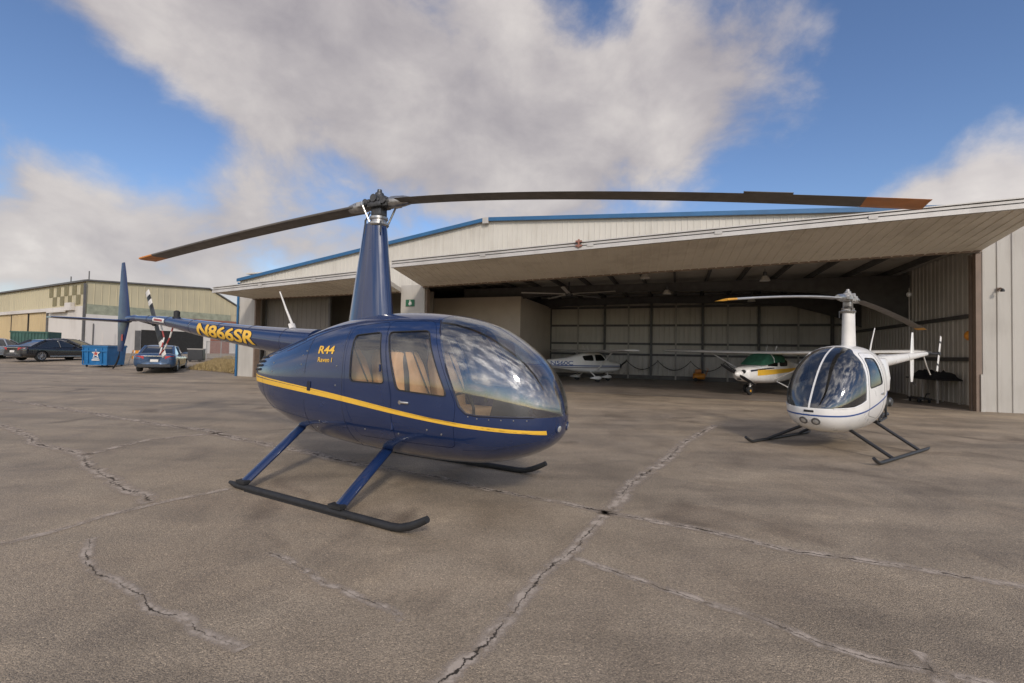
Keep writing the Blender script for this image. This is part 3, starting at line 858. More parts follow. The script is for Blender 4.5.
bm = NB(); box(bm, (-6.42, -.031, 1.62), (.06, .004, .12)); obj('warning_decal', bm, 'red', fin)
bm = NB()
def stsec(y, x0, x1, th): return [Vector((x0 + (x1 - x0) * (.5 + .5 * math.cos(q)), y, 1.92 + th * math.sin(q))) for q in [2 * PI * k / 16 for k in range(16)]]
loft(bm, [stsec(.02, -6.5, -6.16, .03), stsec(-.9, -6.42, -6.16, .022), stsec(-1.07, -6.40, -6.18, .014)]); obj('stabilizer', bm, 'blue', hb, 50)
tr = empty('tail_rotor', None, None, (-5.89, .27, 1.90)); tr.parent = hb
bm = NB(); lathe(bm, (0, -.06, 0), (0, 1, 0), [(0, .04), (.02, .06), (.09, .06), (.1, .03), (.1, .001)], 14); obj('rotor_hub', bm, 'dark_steel', tr, 40)
for s in (0, PI):
    for nm, r0, r1, mm in (('blade', .05, .30, 'skin_grey'), ('blade_band', .30, .40, 'black_semi'), ('blade_tip', .40, .50, 'white_dull'), ('blade_band', .50, .60, 'black_semi'), ('blade_tip', .60, .71, 'white_dull')):
        bm = NB(); loft(bm, [[Vector((r0 + (r1 - r0) * t, .011 * math.sin(q), .072 * math.cos(q))) for q in [2 * PI * k / 12 for k in range(12)]] for t in (0, 1)])
        bmesh.ops.transform(bm, matrix=Matrix.Rotation(-(R(90 + 31) + s), 4, 'Y'), verts=bm.verts)
        o_ = obj(nm, bm, mm, tr, 40)
# red and white guard below the boom
bm = NB(); bw = NB(); gp = [Vector(p) for p in ((-4.64, 0, 1.83), (-4.75, .0, 1.62), (-4.92, .0, 1.42), (-5.06, .0, 1.33), (-5.10, .04, 1.45), (-5.17, .1, 1.62), (-5.3, .1, 1.86))]
cnt = 0
for a, b in zip(gp[:-1], gp[1:]):
    k = max(1, round((b - a).length / .12))
    for i in range(k):
        tube((bm, bw)[cnt % 2], [a + (b - a) * (i / k), a + (b - a) * ((i + 1) / k)], .0125, 8); cnt += 1
gd = obj('tail_guard', bm, 'red', hb, 40); obj('guard_band', bw, 'white_dull', gd, 40)
def boom_patch(x0, x1, h, off, zs=0.):
    bm = NB(); n = 8; rows = []
    for i in range(n + 1):
        x = x0 + (x1 - x0) * i / n; r = brf(-x) + off
        rows.append([bm.verts.new((x, -r * math.cos(al), bzf(-x) + r * math.sin(al))) for al in [((k / 4 - .5) * h + zs) / r for k in range(5)]])
    for i in range(n):
        for k in range(4): bm.faces.new((rows[i][k], rows[i + 1][k], rows[i + 1][k + 1], rows[i][k + 1]))
    return bm
obj('warning_plate', boom_patch(-5.2, -4.78, .07, .003, .01), 'white_dull', boom, recalc=False)
obj('warning_mark', boom_patch(-5.14, -4.84, .035, .006, .01), 'red', boom, recalc=False)
# landing gear
for s in (-1, 1):
    sk = skid(hb, s * 1.09, -.93, 1.36, .033, .36, .13)
    bm = NB(); box(bm, (.1, s * 1.09, .008), (1.5, .06, .014)); box(bm, (-.72, s * 1.09, .085), (.14, .07, .03)); box(bm, (.70, s * 1.09, .085), (.16, .07, .03)); obj('skid_shoe', bm, 'black', sk)
    for xb, xt, zt in ((-.72, -.84, .56), (.71, .56, .46)):
        bm = NB(); tube(bm, [(xt, s * .30, zt), (xt * .6 + xb * .4, s * .62, zt * .56 + .04), (xb, s * 1.075, .07)], [.05, .05, .047], 18, 1.35, .62)
        obj('skid_strut', bm, 'blue', hb, 50)

# ---- white two-seat helicopter
hw = empty('helicopter', 'small white two seat helicopter with thin blue stripe and black skids parked facing the camera', 'helicopter', (5.847, 8.006, 0), -2.551)
HW = Hull([(-.78, 1.46, 1.30, .10, 1.38), (-.72, 1.50, 1.0, .20, 1.25), (-.55, 1.57, .70, .33, 1.08), (-.3, 1.655, .45, .46, .97), (0, 1.70, .32, .54, .90), (.3, 1.705, .285, .565, .87), (.6, 1.655, .275, .565, .83),
           (.85, 1.53, .28, .55, .79), (1.05, 1.355, .305, .505, .755), (1.22, 1.13, .345, .43, .715), (1.34, .925, .415, .32, .68), (1.42, .765, .51, .18, .65), (1.445, .68, .60, .04, .64)], 2.7, 2.3)
dwin = rounded([(.26, 1.49), (.57, 1.50), (.70, 1.02), (.19, 1.09)], .06)
dout = rounded([(.16, 1.58), (.60, 1.575), (.745, 1.05), (.72, .60), (.22, .52), (.10, 1.0)], .07)
wsw = rounded([(.40, 1.80), (.55, 1.63), (.66, 1.56), (.795, 1.05), (.83, .82), (1.1, .735), (1.5, .70), (1.5, 1.8)], .04)
st2 = [(-.62, 1.02), (-.3, .96), (.1, .86), (.5, .755), (.9, .66), (1.2, .61), (1.5, .59)]
fuselage(hw, HW, None, [dict(name='cabin_door', out=dout, win=dwin, handle=(.25, .93))], wsw, 'white', 'glass_dark', .013,
         [('stripe', band(st2, .012, .012), 'stripe_blue')], glass='glass_dark', lining='cabin_dark')
bm = NB()
for sgn in (-1, 1):
    tube(bm, [(x, HW.surf_y(x, z, sgn, .001), z) for x, z in [(.62, 1.575), (.70, 1.40), (.79, 1.05), (.825, .84), (.95, .785), (1.1, .737), (1.25, .72), (1.35, .71)]], .011, 6)
obj('windshield_frame', bm, 'white', hw, 40)
for s in (-1, 1):
    q, n = hull_front(HW, s * .088, .50)
    bm = NB(); lathe(bm, q, n, [(-.05, .001), (-.05, .06), (.006, .062), (.008, .048)], 20); ring = obj('light_bezel', bm, 'frame', hw, 40)
    bm = NB(); lathe(bm, q, n, [(-.045, .001), (-.045, .046), (.004, .048), (.010, .034), (.012, .001)], 20); obj('landing_light', bm, 'lens', ring, 40)
bm = NB(); box(bm, (1.437, 0, .655), (.03, .14, .035)); bevel_all(bm, .008); obj('nose_vent', bm, 'black', hw, 40)
hull_line(HW, list(dwin) + [dwin[0]], .006, 'window_seal', hw, 'black', .04)
hull_line(HW, list(dout) + [dout[0]], .0028, 'door_joint', hw, 'frame', .04)
bm = NB(); box(bm, (.45, 0, .52), (1.3, .86, .03)); box(bm, (-.12, 0, .95), (.03, .92, .9)); obj('cabin_floor', bm, 'cabin_dark', hw)
for y in (-.25, .25): seat(hw, .15, y, .76, 1.30, .21, 'cabin_dark')
bm = NB(); loft(bm, [[Vector(p) for p in ((.78, s * .12, .53), (1.12, s * .12, .53), (1.14, s * .12, .68), (.98, s * .12, 1.0), (.86, s * .12, 1.0), (.8, s * .12, .7))] for s in (-1, 1)]); bevel_all(bm, .01); obj('instrument_panel', bm, 'panel', hw, 40)
bm = NB(); tube(bm, [(.62, 0, .53), (.6, 0, .85), (.55, 0, .98)], .014, 8); tube(bm, [(.55, -.25, .96), (.55, .25, .96)], .012, 8); obj('cyclic_stick', bm, 'black', hw, 40)
# engine bay under the rear of the cabin
bm = NB(); box(bm, (-.55, 0, .78), (.5, .62, .42)); bevel_all(bm, .05)
for s in (-1, 1):
    for k in range(2): lathe(bm, (-.45 - .22 * k, s * .28, .74), (0, s, 0), [(0, .08), (.12, .08), (.14, .06), (.14, .001)], 12)
tube(bm, [(-.4, -.2, .6), (-.6, 0, .5), (-.85, .2, .48), (-1.0, .25, .5)], .035, 8)
obj('engine', bm, 'dark_steel', hw, 40)
bm = NB()
lathe(bm, (-.86, -.02, .95), (-1, 0, 0), [(0, .2), (.1, .26), (.2, .26), (.22, .2), (.22, .001)], 22); obj('cooling_fan', bm, 'black_semi', hw, 40)
bm = NB(); loft(bm, [[Vector((x, y, z)) for y, z in ((-.33, 1.5), (.33, 1.5), (.36, 1.15), (.36, .92), (-.36, .92), (-.36, 1.15))] for x in (-.45, -.80)]); bevel_all(bm, .04); obj('engine_cowl', bm, 'white', hw, 40)
bm = NB()
for s in (-1, 1):
    tube(bm, [(-.72, s * .3, .95), (-.34, s * .34, .42)], .018, 8); tube(bm, [(-.72, s * .3, .95), (-.78, s * .3, .45)], .018, 8); tube(bm, [(-.78, s * .3, .45), (-.28, s * .36, .42)], .018, 8)
tube(bm, [(-.78, -.3, .45), (-.78, .3, .45)], .018, 8)
obj('engine_frame', bm, 'black_semi', hw, 40)
bm = NB()
def fair2(z, k): return [Vector((-.02 + .12 * k * math.cos(q) * (1 if math.cos(q) > 0 else 1.4), .085 * k * math.sin(q), z)) for q in [2 * PI * i / 36 for i in range(36)]]
loft(bm, [fair2(1.62, 1.15), fair2(1.8, 1.08), fair2(2.05, 1.02), fair2(2.33, .97), fair2(2.34, .9)]); obj('mast_fairing', bm, 'white_dull', hw, 50)
AW = .009
rotor_head(hw, 2.53, 0, AW, .95, 'hub_grey')
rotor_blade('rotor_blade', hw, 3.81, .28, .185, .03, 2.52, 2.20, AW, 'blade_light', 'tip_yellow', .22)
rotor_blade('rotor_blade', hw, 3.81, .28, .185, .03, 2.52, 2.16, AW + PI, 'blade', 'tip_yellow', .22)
bm = NB(); tube(bm, [(-.6 - 3.55 * k / 10, 0, 1.38 + .025 * k) for k in range(11)], [.15 - .0105 * k for k in range(11)], 24); boomw = obj('tail_boom', bm, 'white', hw, 50)
bm = NB(); tube(bm, [(-4.12, 0, 1.63), (-4.3, 0, 1.64)], .055, 12); tube(bm, [(-4.22, 0, 1.63), (-4.22, .2, 1.63)], .035, 10); obj('tail_gearbox', bm, 'dark_steel', hw, 40)
bm = NB()
def fs2(z, x0, x1, th): return [Vector((x0 + (x1 - x0) * (.5 + .5 * math.cos(q)), th * math.sin(q), z)) for q in [2 * PI * k / 16 for k in range(16)]]
loft(bm, [fs2(1.02, -3.27, -3.15, .010), fs2(1.2, -3.33, -3.13, .014), fs2(1.56, -3.34, -3.12, .018), fs2(1.9, -3.33, -3.17, .014), fs2(2.07, -3.31, -3.21, .010)]); fnw = obj('vertical_fin', bm, 'white', hw, 50)
bm = NB(); tube(bm, [(-3.24, 0, 1.04), (-3.35, 0, .96), (-3.48, 0, .93)], .012, 8); obj('tail_skid', bm, 'black', fnw, 40)
bm = NB(); loft(bm, [[Vector((-3.45 + .34 * (.5 + .5 * math.cos(q)), y, 1.585 + .016 * math.sin(q))) for q in [2 * PI * k / 14 for k in range(14)]] for y in (0, -.55)]); obj('stabilizer', bm, 'white', hw, 50)
tr = empty('tail_rotor', None, None, (-4.22, .2, 1.63)); tr.parent = hw
bm = NB(); lathe(bm, (0, -.04, 0), (0, 1, 0), [(0, .03), (.02, .04), (.06, .04), (.07, .001)], 12); obj('rotor_hub', bm, 'dark_steel', tr, 40)
for s in (0, PI):
    for nm, r0, r1, mm in (('blade', .04, .24, 'white_dull'), ('blade_band', .24, .29, 'black_semi'), ('blade_tip', .29, .41, 'white_dull')):
        bm = NB(); loft(bm, [[Vector((r0 + (r1 - r0) * t, .009 * math.sin(q), .05 * math.cos(q))) for q in [2 * PI * k / 12 for k in range(12)]] for t in (0, 1)])
        bmesh.ops.transform(bm, matrix=Matrix.Rotation(-(R(90 + 20) + s), 4, 'Y'), verts=bm.verts); obj(nm, bm, mm, tr, 40)
bm = NB(); tube(bm, [(-.93, 0, 1.52), (-1.02, 0, 1.75), (-1.2, 0, 2.07)], [.016, .012, .008], 8); obj('antenna', bm, 'white_dull', boomw, 40)
bm = NB(); tube(bm, [(-3.95, 0, 1.60), (-4.15, 0, 1.38), (-4.42, 0, 1.16)], .012, 8); obj('tail_guard', bm, 'white_dull', hw, 40)
for s in (-1, 1):
    skid(hw, s * .90, -.70, 1.36, .026, .26, .09, 'black_semi')
    for xb, xt, zt in ((-.26, -.22, .43), (.89, .80, .37)):
        bm = NB(); tube(bm, [(xt, s * .30, zt), (xb, s * .885, .04)], .026, 12); obj('skid_strut', bm, 'black_semi', hw, 40)
bm = NB(); tube(bm, [(-.22, -.36, .42), (-.22, .36, .42)], .026, 12); tube(bm, [(.8, -.3, .36), (.8, .3, .36)], .026, 12); obj('cross_tube', bm, 'black_semi', hw, 40)

# ------------------------------------------------------------------ big hangar (local x = along the front to the left, y = out of the door, z = up)
HRZ = math.atan2(HU.y, HU.x)
hg = empty('hangar', 'large cream metal hangar with blue roof trim and wide doors swung up as canopies', 'hangar', HJ, HRZ)
def hp(s, d, z=0.): return HJ + HU * s + HN * d + Vector((0, 0, z))
def roofz(s): return 6.94 - .058 * (15.9 - s) if s < 15.9 else 6.94 - .1459 * (s - 15.9)
def interp(pts):
    def f(x):
        if x <= pts[0][0]: return pts[0][1]
        for (a, b), (c, d) in zip(pts[:-1], pts[1:]):
            if x <= c: return b + (d - b) * (x - a) / (c - a)
        return pts[-1][1]
    return f
headz = interp([(-.3, 4.76), (0, 4.75), (3.1, 4.74), (7.6, 4.72), (12.5, 4.51), (18.85, 4.28)])
def ribbed(bm, place, u0, u1, pitch, rib, depth, v0, v1, nv=1):
    """trapezoid-ribbed sheet; place(u, v, out) gives the point, v0/v1 are functions of u"""
    pr = []; u = u0
    while u < u1 - 1e-6:
        for du, o in ((0, 0), (pitch - rib * 2, 0), (pitch - rib * 1.6, depth), (pitch - rib * .6, depth), (pitch - rib * .2, 0)):
            if u + du < u1: pr.append((u + du, o))
        u += pitch
    pr.append((u1, 0)); prev = None
    for u, o in pr:
        a, b = v0(u), v1(u)
        cur = [bm.verts.new(place(u, a + (b - a) * k / nv, o)) for k in range(nv + 1)]
        if prev:
            for k in range(nv): bm.faces.new((prev[k], cur[k], cur[k + 1], prev[k + 1]))
        prev = cur
wall_front = lambda y: (lambda u, v, o: (u, y + o, v))
bm = NB(); ribbed(bm, wall_front(0), -3.9, -.14, .34, .05, .03, lambda u: 0, roofz); obj('front_wall', bm, 'siding', hg, recalc=False)
bm = NB(); ribbed(bm, wall_front(0), -.14, 29.78, .21, .03, .016, lambda u: (headz(u) if u < 18.85 else 4.05) + .04, roofz); obj('gable_wall', bm, 'siding_gable', hg, recalc=False)
bm = NB(); box(bm, (19.43, -.2, 2.2), (1.13, .46, 4.4)); bevel_all(bm, .01); box(bm, (18.83, -.06, 2.1), (.10, .2, 4.2)); obj('door_pillar', bm, 'siding', hg)
bm = NB(); box(bm, (18.74, -.16, 2.1), (.07, .24, 4.2)); box(bm, (-.075, .0, 2.36), (.13, .16, 4.72)); box(bm, (-.02, -.2, 2.36), (.06, .1, 4.7)); box(bm, (28.64, -.1, 2.0), (.09, .3, 4.0)); obj('door_track', bm, 'track', hg)
bm = NB(); box(bm, (-.15, .06, .55), (.10, .12, 1.1)); obj('jamb_guard', bm, 'siding', hg)
bm = NB(); box(bm, (29.24, -.2, 2.05), (1.05, .44, 4.1)); bevel_all(bm, .01); obj('corner_column', bm, 'siding', hg)
bm = NB(); tube(bm, [(29.84, .05, 0), (29.84, .05, 4.86)], .055, 8); obj('downpipe', bm, 'trim_blue', hg, 40)
# roof deck with blue rake trim
bm = NB()
for sa, sb in ((-4.0, 15.9), (15.9, 29.82)):
    loft(bm, [[Vector(q) for q in ((sa, d, roofz(sa) + .015), (sb, d, roofz(sb) + .015), (sb, d, roofz(sb) + .12), (sa, d, roofz(sa) + .12))] for d in (.10, -12.9)])
obj('roof', bm, 'trim_white', hg)
bm = NB()
for sa, sb in ((-4.0, 15.9), (15.9, 29.86)):
    loft(bm, [[Vector(q) for q in ((sa, d, roofz(sa) + .0), (sb, d, roofz(sb) + .0), (sb, d, roofz(sb) + .15), (sa, d, roofz(sa) + .15))] for d in (.17, .105)])
obj('roof_trim', bm, 'trim_blue', hg)
bm = NB(); box(bm, (15.9, .14, 6.96), (.26, .10, .24)); obj('ridge_cap', bm, 'trim_white', hg)
# side and rear walls
bm = NB(); ribbed(bm, lambda u, v, o: (29.8 + o, u, v), -12.8, 0, .305, .05, .028, lambda u: 0, lambda u: 4.9); obj('side_wall', bm, 'siding', hg, recalc=False)
bm = NB(); ribbed(bm, lambda u, v, o: (-3.9 - o, u, v), -12.8, 0, .305, .05, .028, lambda u: 0, lambda u: 5.78); obj('side_wall', bm, 'siding', hg, recalc=False)
bm = NB(); ribbed(bm, lambda u, v, o: (-.95 + o, u, v), -12.5, -.02, .30, .06, .03, lambda u: 0, lambda u: 5.3); obj('inner_wall', bm, 'inner', hg, recalc=False)
bm = NB(); ribbed(bm, lambda u, v, o: (u, -12.5 + o, v), -.95, 29.7, .30, .06, .03, lambda u: 0, lambda u: 5.3); obj('rear_wall', bm, 'inner', hg, recalc=False)
bm = NB(); box(bm, (14.4, -12.85, 2.9), (33., .06, 5.8)); obj('rear_cladding', bm, 'siding', hg)
for k, s in enumerate([18.1, 16.42, 14.54, 12.79, 11.3, 9.91, 8.46, 6.94, 5.56, 3.92, 1.93, .3]):
    bm = NB()
    if k % 2: box(bm, (s, -12.34, 2.65), (.13, .22, 5.3))
    else: box(bm, (s, -12.38, 2.65), (.09, .12, 5.3))
    obj('wall_post', bm, 'frame' if k % 2 or k == 0 else 'frame_pale', hg)
for z in (4.52, 3.36, 2.2, 1.52):
    bm = NB(); box(bm, (9.2, -12.38, z), (20., .11, .13)); obj('wall_girt', bm, 'frame', hg)
bm = NB(); box(bm, (9.2, -12.41, .12), (20., .1, .24)); obj('base_rail', bm, 'frame', hg)
for z in (3.0, 1.55):
    bm = NB(); box(bm, (-.86, -6.3, z), (.1, 12.2, .13)); obj('wall_girt', bm, 'frame', hg)
# ceiling deck, purlins running back, haunched frames across
bm = NB(); box(bm, (14.3, -6.3, 5.36), (30.6, 12.3, .06)); obj('ceiling_deck', bm, 'inner', hg)
for k in range(15):
    bm = NB(); box(bm, (-.2 + k * 1.45, -6.3, 5.22), (.09, 12.2, .21)); obj('purlin', bm, 'frame', hg)
for d in (-6.4, -11.9):
    bm = NB(); pts = [(-.9, 3.2), (.2, 3.75), (2.4, 4.42), (5.0, 4.62), (9.8, 4.70), (15.2, 4.62), (17.0, 4.42), (19.2, 3.95), (20.0, 3.3)]
    if d == -.45: pts = [(-.9, 4.86), (9.8, 4.86), (20.0, 4.5)]
    loft(bm, [[Vector((s, d - .1, z)), Vector((s, d + .1, z)), Vector((s, d + .1, z + .03)), Vector((s, d + .015, z + .03)), Vector((s, d + .015, 5.10)), Vector((s, d + .1, 5.10)), Vector((s, d - .1, 5.105)), Vector((s, d - .015, 5.10)), Vector((s, d - .015, z + .03)), Vector((s, d - .1, z + .03))] for s, z in pts])
    obj('roof_frame', bm, 'frame', hg)
# leaf of the left bay door that stays shut, and the dark bay beside it
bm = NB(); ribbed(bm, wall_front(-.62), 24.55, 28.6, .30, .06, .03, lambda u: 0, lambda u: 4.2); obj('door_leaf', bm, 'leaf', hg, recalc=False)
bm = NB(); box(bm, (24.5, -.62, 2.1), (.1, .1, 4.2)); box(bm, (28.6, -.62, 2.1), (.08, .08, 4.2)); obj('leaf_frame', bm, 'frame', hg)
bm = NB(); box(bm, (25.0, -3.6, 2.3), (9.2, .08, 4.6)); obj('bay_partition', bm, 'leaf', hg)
# room built inside
bm = NB(); box(bm, (20.8, -9.2, 2.28), (8.8, 6.4, 4.56)); obj('office_room', bm, 'office', hg)
# swung-up doors
def canopy(name, A, B, C_, D, pitch, mats):
    """A,B hinge right/left, C,D front left/right"""
    A, B, C_, D = map(Vector, (A, B, C_, D)); n = (B - A).cross(D - A).normalized()
    if n.z < 0: n = -n
    bm = NB()
    L = (B - A).length
    ribbed(bm, lambda u, v, o: (A + (B - A) * (u / L)) * (1 - v) + (D + (C_ - D) * (u / L)) * v - n * o, 0, L, pitch, .035, .022, lambda u: 0, lambda u: 1, 1)
    o = obj(name, bm, mats[0], hg, recalc=False)
    bm = NB()
    loft(bm, [[A + n * .01, B + n * .01, C_ + n * .01, D + n * .01], [A + n * .2, B + n * .2, C_ + n * .2, D + n * .2]]); obj('door_frame', bm, 'siding', o)
    bm = NB(); f = Vector((0, 1, .0))
    for z0, z1, pj in ((-.035, .085, .10), (.125, .19, .07), (.215, .245, .11)):
        loft(bm, [[D + n * z0, D + n * z0 + f * pj, D + n * z1 + f * pj, D + n * z1], [C_ + n * z0, C_ + n * z0 + f * pj, C_ + n * z1 + f * pj, C_ + n * z1]])
    obj('fascia', bm, mats[1], o)
    bm = NB(); loft(bm, [[D + n * .08 + f * .004, D + n * .08 + f * .04, D + n * .22 + f * .04, D + n * .22 + f * .004], [C_ + n * .08 + f * .004, C_ + n * .08 + f * .04, C_ + n * .22 + f * .04, C_ + n * .22 + f * .004]]); obj('fascia_channel', bm, 'frame', o)
    bm = NB(); k = max(3, int(L / 3.2))
    for i in range(1, k):
        p = D + (C_ - D) * (i / k) + n * .10 + f * .10
        box(bm, p, (.2, .05, .10))
    obj('hinge_plate', bm, 'trim_white', o)
    bm = NB(); loft(bm, [[A - n * .05, A + f * .06 - n * .05, A + f * .06 + n * .01, A + n * .01], [B - n * .05, B + f * .06 - n * .05, B + f * .06 + n * .01, B + n * .01]]); obj('hinge_rail', bm, 'track', o)
    return o
cv = canopy('canopy_door', (-.14, .06, 4.78), (18.85, .06, 4.30), (18.3, 3.2, 4.56), (-.1, 3.2, 5.20), .28, ('soffit', 'trim_white'))
cv['label'] = 'wide main door swung up as a canopy'
bm = NB(); box(bm, (11.3, 3.335, 4.97), (.05, .05, .26)); box(bm, (11.3, 3.33, 5.04), (.2, .05, .05)); box(bm, (11.3, 3.33, 4.90), (.2, .05, .05)); obj('latch_plate', bm, 'door_brown', cv)
cv2 = canopy('canopy_door', (20.0, .06, 4.10), (28.75, .06, 3.98), (28.5, 2.4, 4.0), (19.7, 2.4, 4.44), .28, ('soffit', 'trim_white'))
cv2['label'] = 'narrower left bay door swung up'
# slab inside
bm = NB(); pts = [hp(-.9, -.02, .004), hp(29.7, -.02, .004), hp(29.7, -12.5, .004), hp(-.9, -12.5, .004)]
bm.faces.new([bm.verts.new(p) for p in pts])
M['concrete'] = mat('hangar_slab', (.22, .18, .145), .38, var=.3, scale=.8)
tag(obj('hangar_floor', bm, 'concrete'), kind='structure')

# ---- things on and in the hangar
def at_h(name, label, cat, s, d, z=0., rz=0., group=None): return empty(name, label, cat, hp(s, d, z), HRZ + rz, group)
def sign():
    t = at_h('exit_sign', 'small green emergency exit sign on the pale pillar between the hangar doors', 'sign', 19.5, .032, 3.6)
    bm = NB(); box(bm, (0, .02, 0), (.44, .04, .30)); bevel_all(bm, .01); obj('sign_board', bm, 'exit_green', t)
    bm = NB(); box(bm, (-.02, .045, .0), (.12, .006, .1)); box(bm, (.03, .045, -.06), (.05, .006, .1), ry=.5); box(bm, (-.06, .045, -.06), (.04, .006, .09), ry=-.5)
    lathe(bm, (.0, .042, .085), (0, 1, 0), [(0, .03), (.006, .03), (.006, .001)], 10); obj('running_figure', bm, 'white_dull', t)
sign()
lampdata = [(9.7, -3.0, 4.80, 'bell shaped hangar lamp hanging close under the main door edge, right of the ceiling fan'),
            (8.86, -6.0, 4.48, 'lowest hanging bell lamp, seen against the dark beam between its two neighbours'),
            (4.93, -4.0, 4.68, 'large bell shaped hangar lamp hanging left of the white helicopter mast'),
            (4.7, -9.5, 4.42, 'small distant bell lamp hanging just behind the white helicopter rotor blade')]
lp = at_h('hanging_lamp', lampdata[0][3], 'lamp', *lampdata[0][:3], group='bell lamps hanging in the hangar')
bm = NB(); lathe(bm, (0, 0, 0), (0, 0, 1), [(0, .19), (.01, .205), (.05, .19), (.14, .15), (.22, .085), (.23, .001)], 24)
obj('lamp_shade', bm, 'lamp_white', lp, 40)
bm = NB(); lathe(bm, (0, 0, .22), (0, 0, 1), [(0, .06), (.02, .075), (.16, .075), (.18, .03), (.18, .001)], 16); tube(bm, [(0, 0, .38), (0, 0, .52)], .012, 8); obj('lamp_housing', bm, 'dark_steel', lp, 40)
for s, d, z, lb in lampdata[1:]: dup(lp, hp(s, d, z), None, lb)
fan = at_h('ceiling_fan', 'large five blade ceiling fan hanging under the hangar roof', 'fan', 13.5, -5.0, 4.5)
bm = NB(); tube(bm, [(0, 0, .05), (0, 0, .6)], .04, 10); lathe(bm, (0, 0, -.1), (0, 0, 1), [(0, .05), (0, .16), (.1, .2), (.2, .14), (.22, .05)], 20); obj('motor', bm, 'dark_steel', fan, 40)
for k in range(5):
    bm = NB(); a = 2 * PI * k / 5 + .42
    loft(bm, [[Vector((r, y, z)) for y, z in ((-.085, -.015), (0, .02), (.085, .005), (.085, -.005), (0, .006), (-.085, -.03))] for r in (.15, 2.4)])
    bmesh.ops.transform(bm, matrix=Matrix.Rotation(a, 4, 'Z'), verts=bm.verts); obj('blade', bm, 'aluminium', fan)
tb = at_h('work_table', 'dark covered work table with pale legs against the right inner wall of the hangar', 'table', -.45, -3.5)
bm = NB(); box(bm, (0, 0, .82), (.72, 2.3, .05)); bevel_all(bm, .01); obj('tabletop', bm, 'black_semi', tb)
for sx in (-.3, .3):
    for sy in (-1.05, 0, 1.05):
        bm = NB(); box(bm, (sx, sy, .4), (.055, .055, .8)); obj('leg', bm, 'frame_pale', tb)
bl = at_h('blanket', 'black cloth bundled on top of the work table inside the hangar', 'cloth', -.45, -3.4, .846)
bm = NB(); rnd = random.Random(3); nX, nY = 8, 22; rows = []
for i in range(nX + 1):
    rows.append([])
    for j in range(nY + 1):
        u, v = i / nX, j / nY
        e = min(1, 6 * min(u, 1 - u)) * min(1, 6 * min(v, 1 - v))
        rows[-1].append(Vector(((u - .5) * .74, (v - .5) * 2.1, .005 + e * (.10 + .12 * rnd.random() + .1 * math.sin(v * 9)))))
vs = [[bm.verts.new(p) for p in r] for r in rows]
for i in range(nX):
    for j in range(nY): bm.faces.new((vs[i][j], vs[i + 1][j], vs[i + 1][j + 1], vs[i][j + 1]))
base = [bm.verts.new((p.x, p.y, 0)) for p in ((rows[0][0]), (rows[nX][0]), (rows[nX][nY]), (rows[0][nY]))]
bm.faces.new(base)
obj('cloth_folds', bm, 'blanket', bl, 80)
ol = at_h('hazard_lamp', 'orange hazard lamp on the inner wall just inside the right edge of the hangar door', 'lamp', -.28, -.62, 2.28)
bm = NB(); lathe(bm, (0, 0, 0), (1, 0, 0), [(-.04, .001), (-.04, .06), (.02, .10), (.08, .16), (.14, .15), (.19, .1), (.21, .001)], 20); obj('lens_dome', bm, 'orange_glow', ol, 40)
bm = NB(); tube(bm, [(-.66, 0, 0), (-.03, 0, 0)], .025, 8); box(bm, (-.64, 0, 0), (.03, .12, .16)); obj('bracket', bm, 'track', ol, 40)
po = at_h('pole', 'tall thin pale pole with a round head behind the white helicopter tail', 'pole', .15, -3.7)
bm = NB(); tube(bm, [(0, 0, 0), (0, 0, 4.2)], .022, 8); lathe(bm, (0, 0, 0), (0, 0, 1), [(0, .2), (.02, .2), (.04, .03)], 16); obj('shaft', bm, 'frame_pale', po, 40)
bm = NB(); lathe(bm, (0, 0, 3.86), (0, 0, 1), [(0, .02), (.03, .07), (.1, .09), (.17, .07), (.2, .02)], 14); obj('head', bm, 'lamp_white', po, 40)
cr_ = at_h('crate', 'small brown wooden crate on the hangar floor behind the white helicopter engine', 'crate', 1.0, -5.2, .004)
bm = NB(); box(bm, (0, 0, .22), (.44, .44, .42)); obj('crate_body', bm, 'wood', cr_)
bm = NB()
for z in (.04, .22, .40):
    for sy in (-1, 1): box(bm, (0, sy * .228, z), (.48, .02, .07)); box(bm, (sy * .228, 0, z), (.02, .436, .07))
obj('slat', bm, 'stack_red', cr_)
st_ = at_h('tool_cabinet', 'dark red tool cabinet in the shade behind the white helicopter tail', 'cabinet', .4, -6.5, .004)
bm = NB(); box(bm, (0, 0, .7), (.9, .6, 1.3)); bevel_all(bm, .02); obj('cabinet_body', bm, 'stack_red', st_)
for k in range(5):
    bm = NB(); box(bm, (0, .306, .2 + k * .25), (.8, .02, .21)); box(bm, (0, .325, .27 + k * .25), (.5, .02, .02)); obj('drawer', bm, 'dark_steel', st_)
do_ = at_h('dolly', 'low black wheeled dolly on the hangar floor in front of the work table', 'dolly', .25, -2.7, .004)
bm = NB(); box(bm, (0, 0, .14), (.4, .8, .05)); tube(bm, [(0, .36, .16), (.1, .75, .34), (.1, .95, .36)], .02, 8); obj('platform', bm, 'black_semi', do_)
for sx in (-1, 1):
    for sy in (-1, 1):
        bm = NB(); lathe(bm, (sx * .15, sy * .32, .06), (1, 0, 0), [(-.02, .001), (-.02, .06), (.02, .06), (.02, .001)], 14); obj('wheel', bm, 'black', do_, 40)
ac = at_h('air_compressor', 'small orange air compressor on the floor against the hangar rear wall', 'compressor', 7.15, -11.7, .004)
bm = NB(); lathe(bm, (-.35, 0, .3), (1, 0, 0), [(0, .001), (.03, .15), (.08, .18), (.62, .18), (.67, .15), (.7, .001)], 18); obj('tank', bm, 'orange_glow', ac, 40)
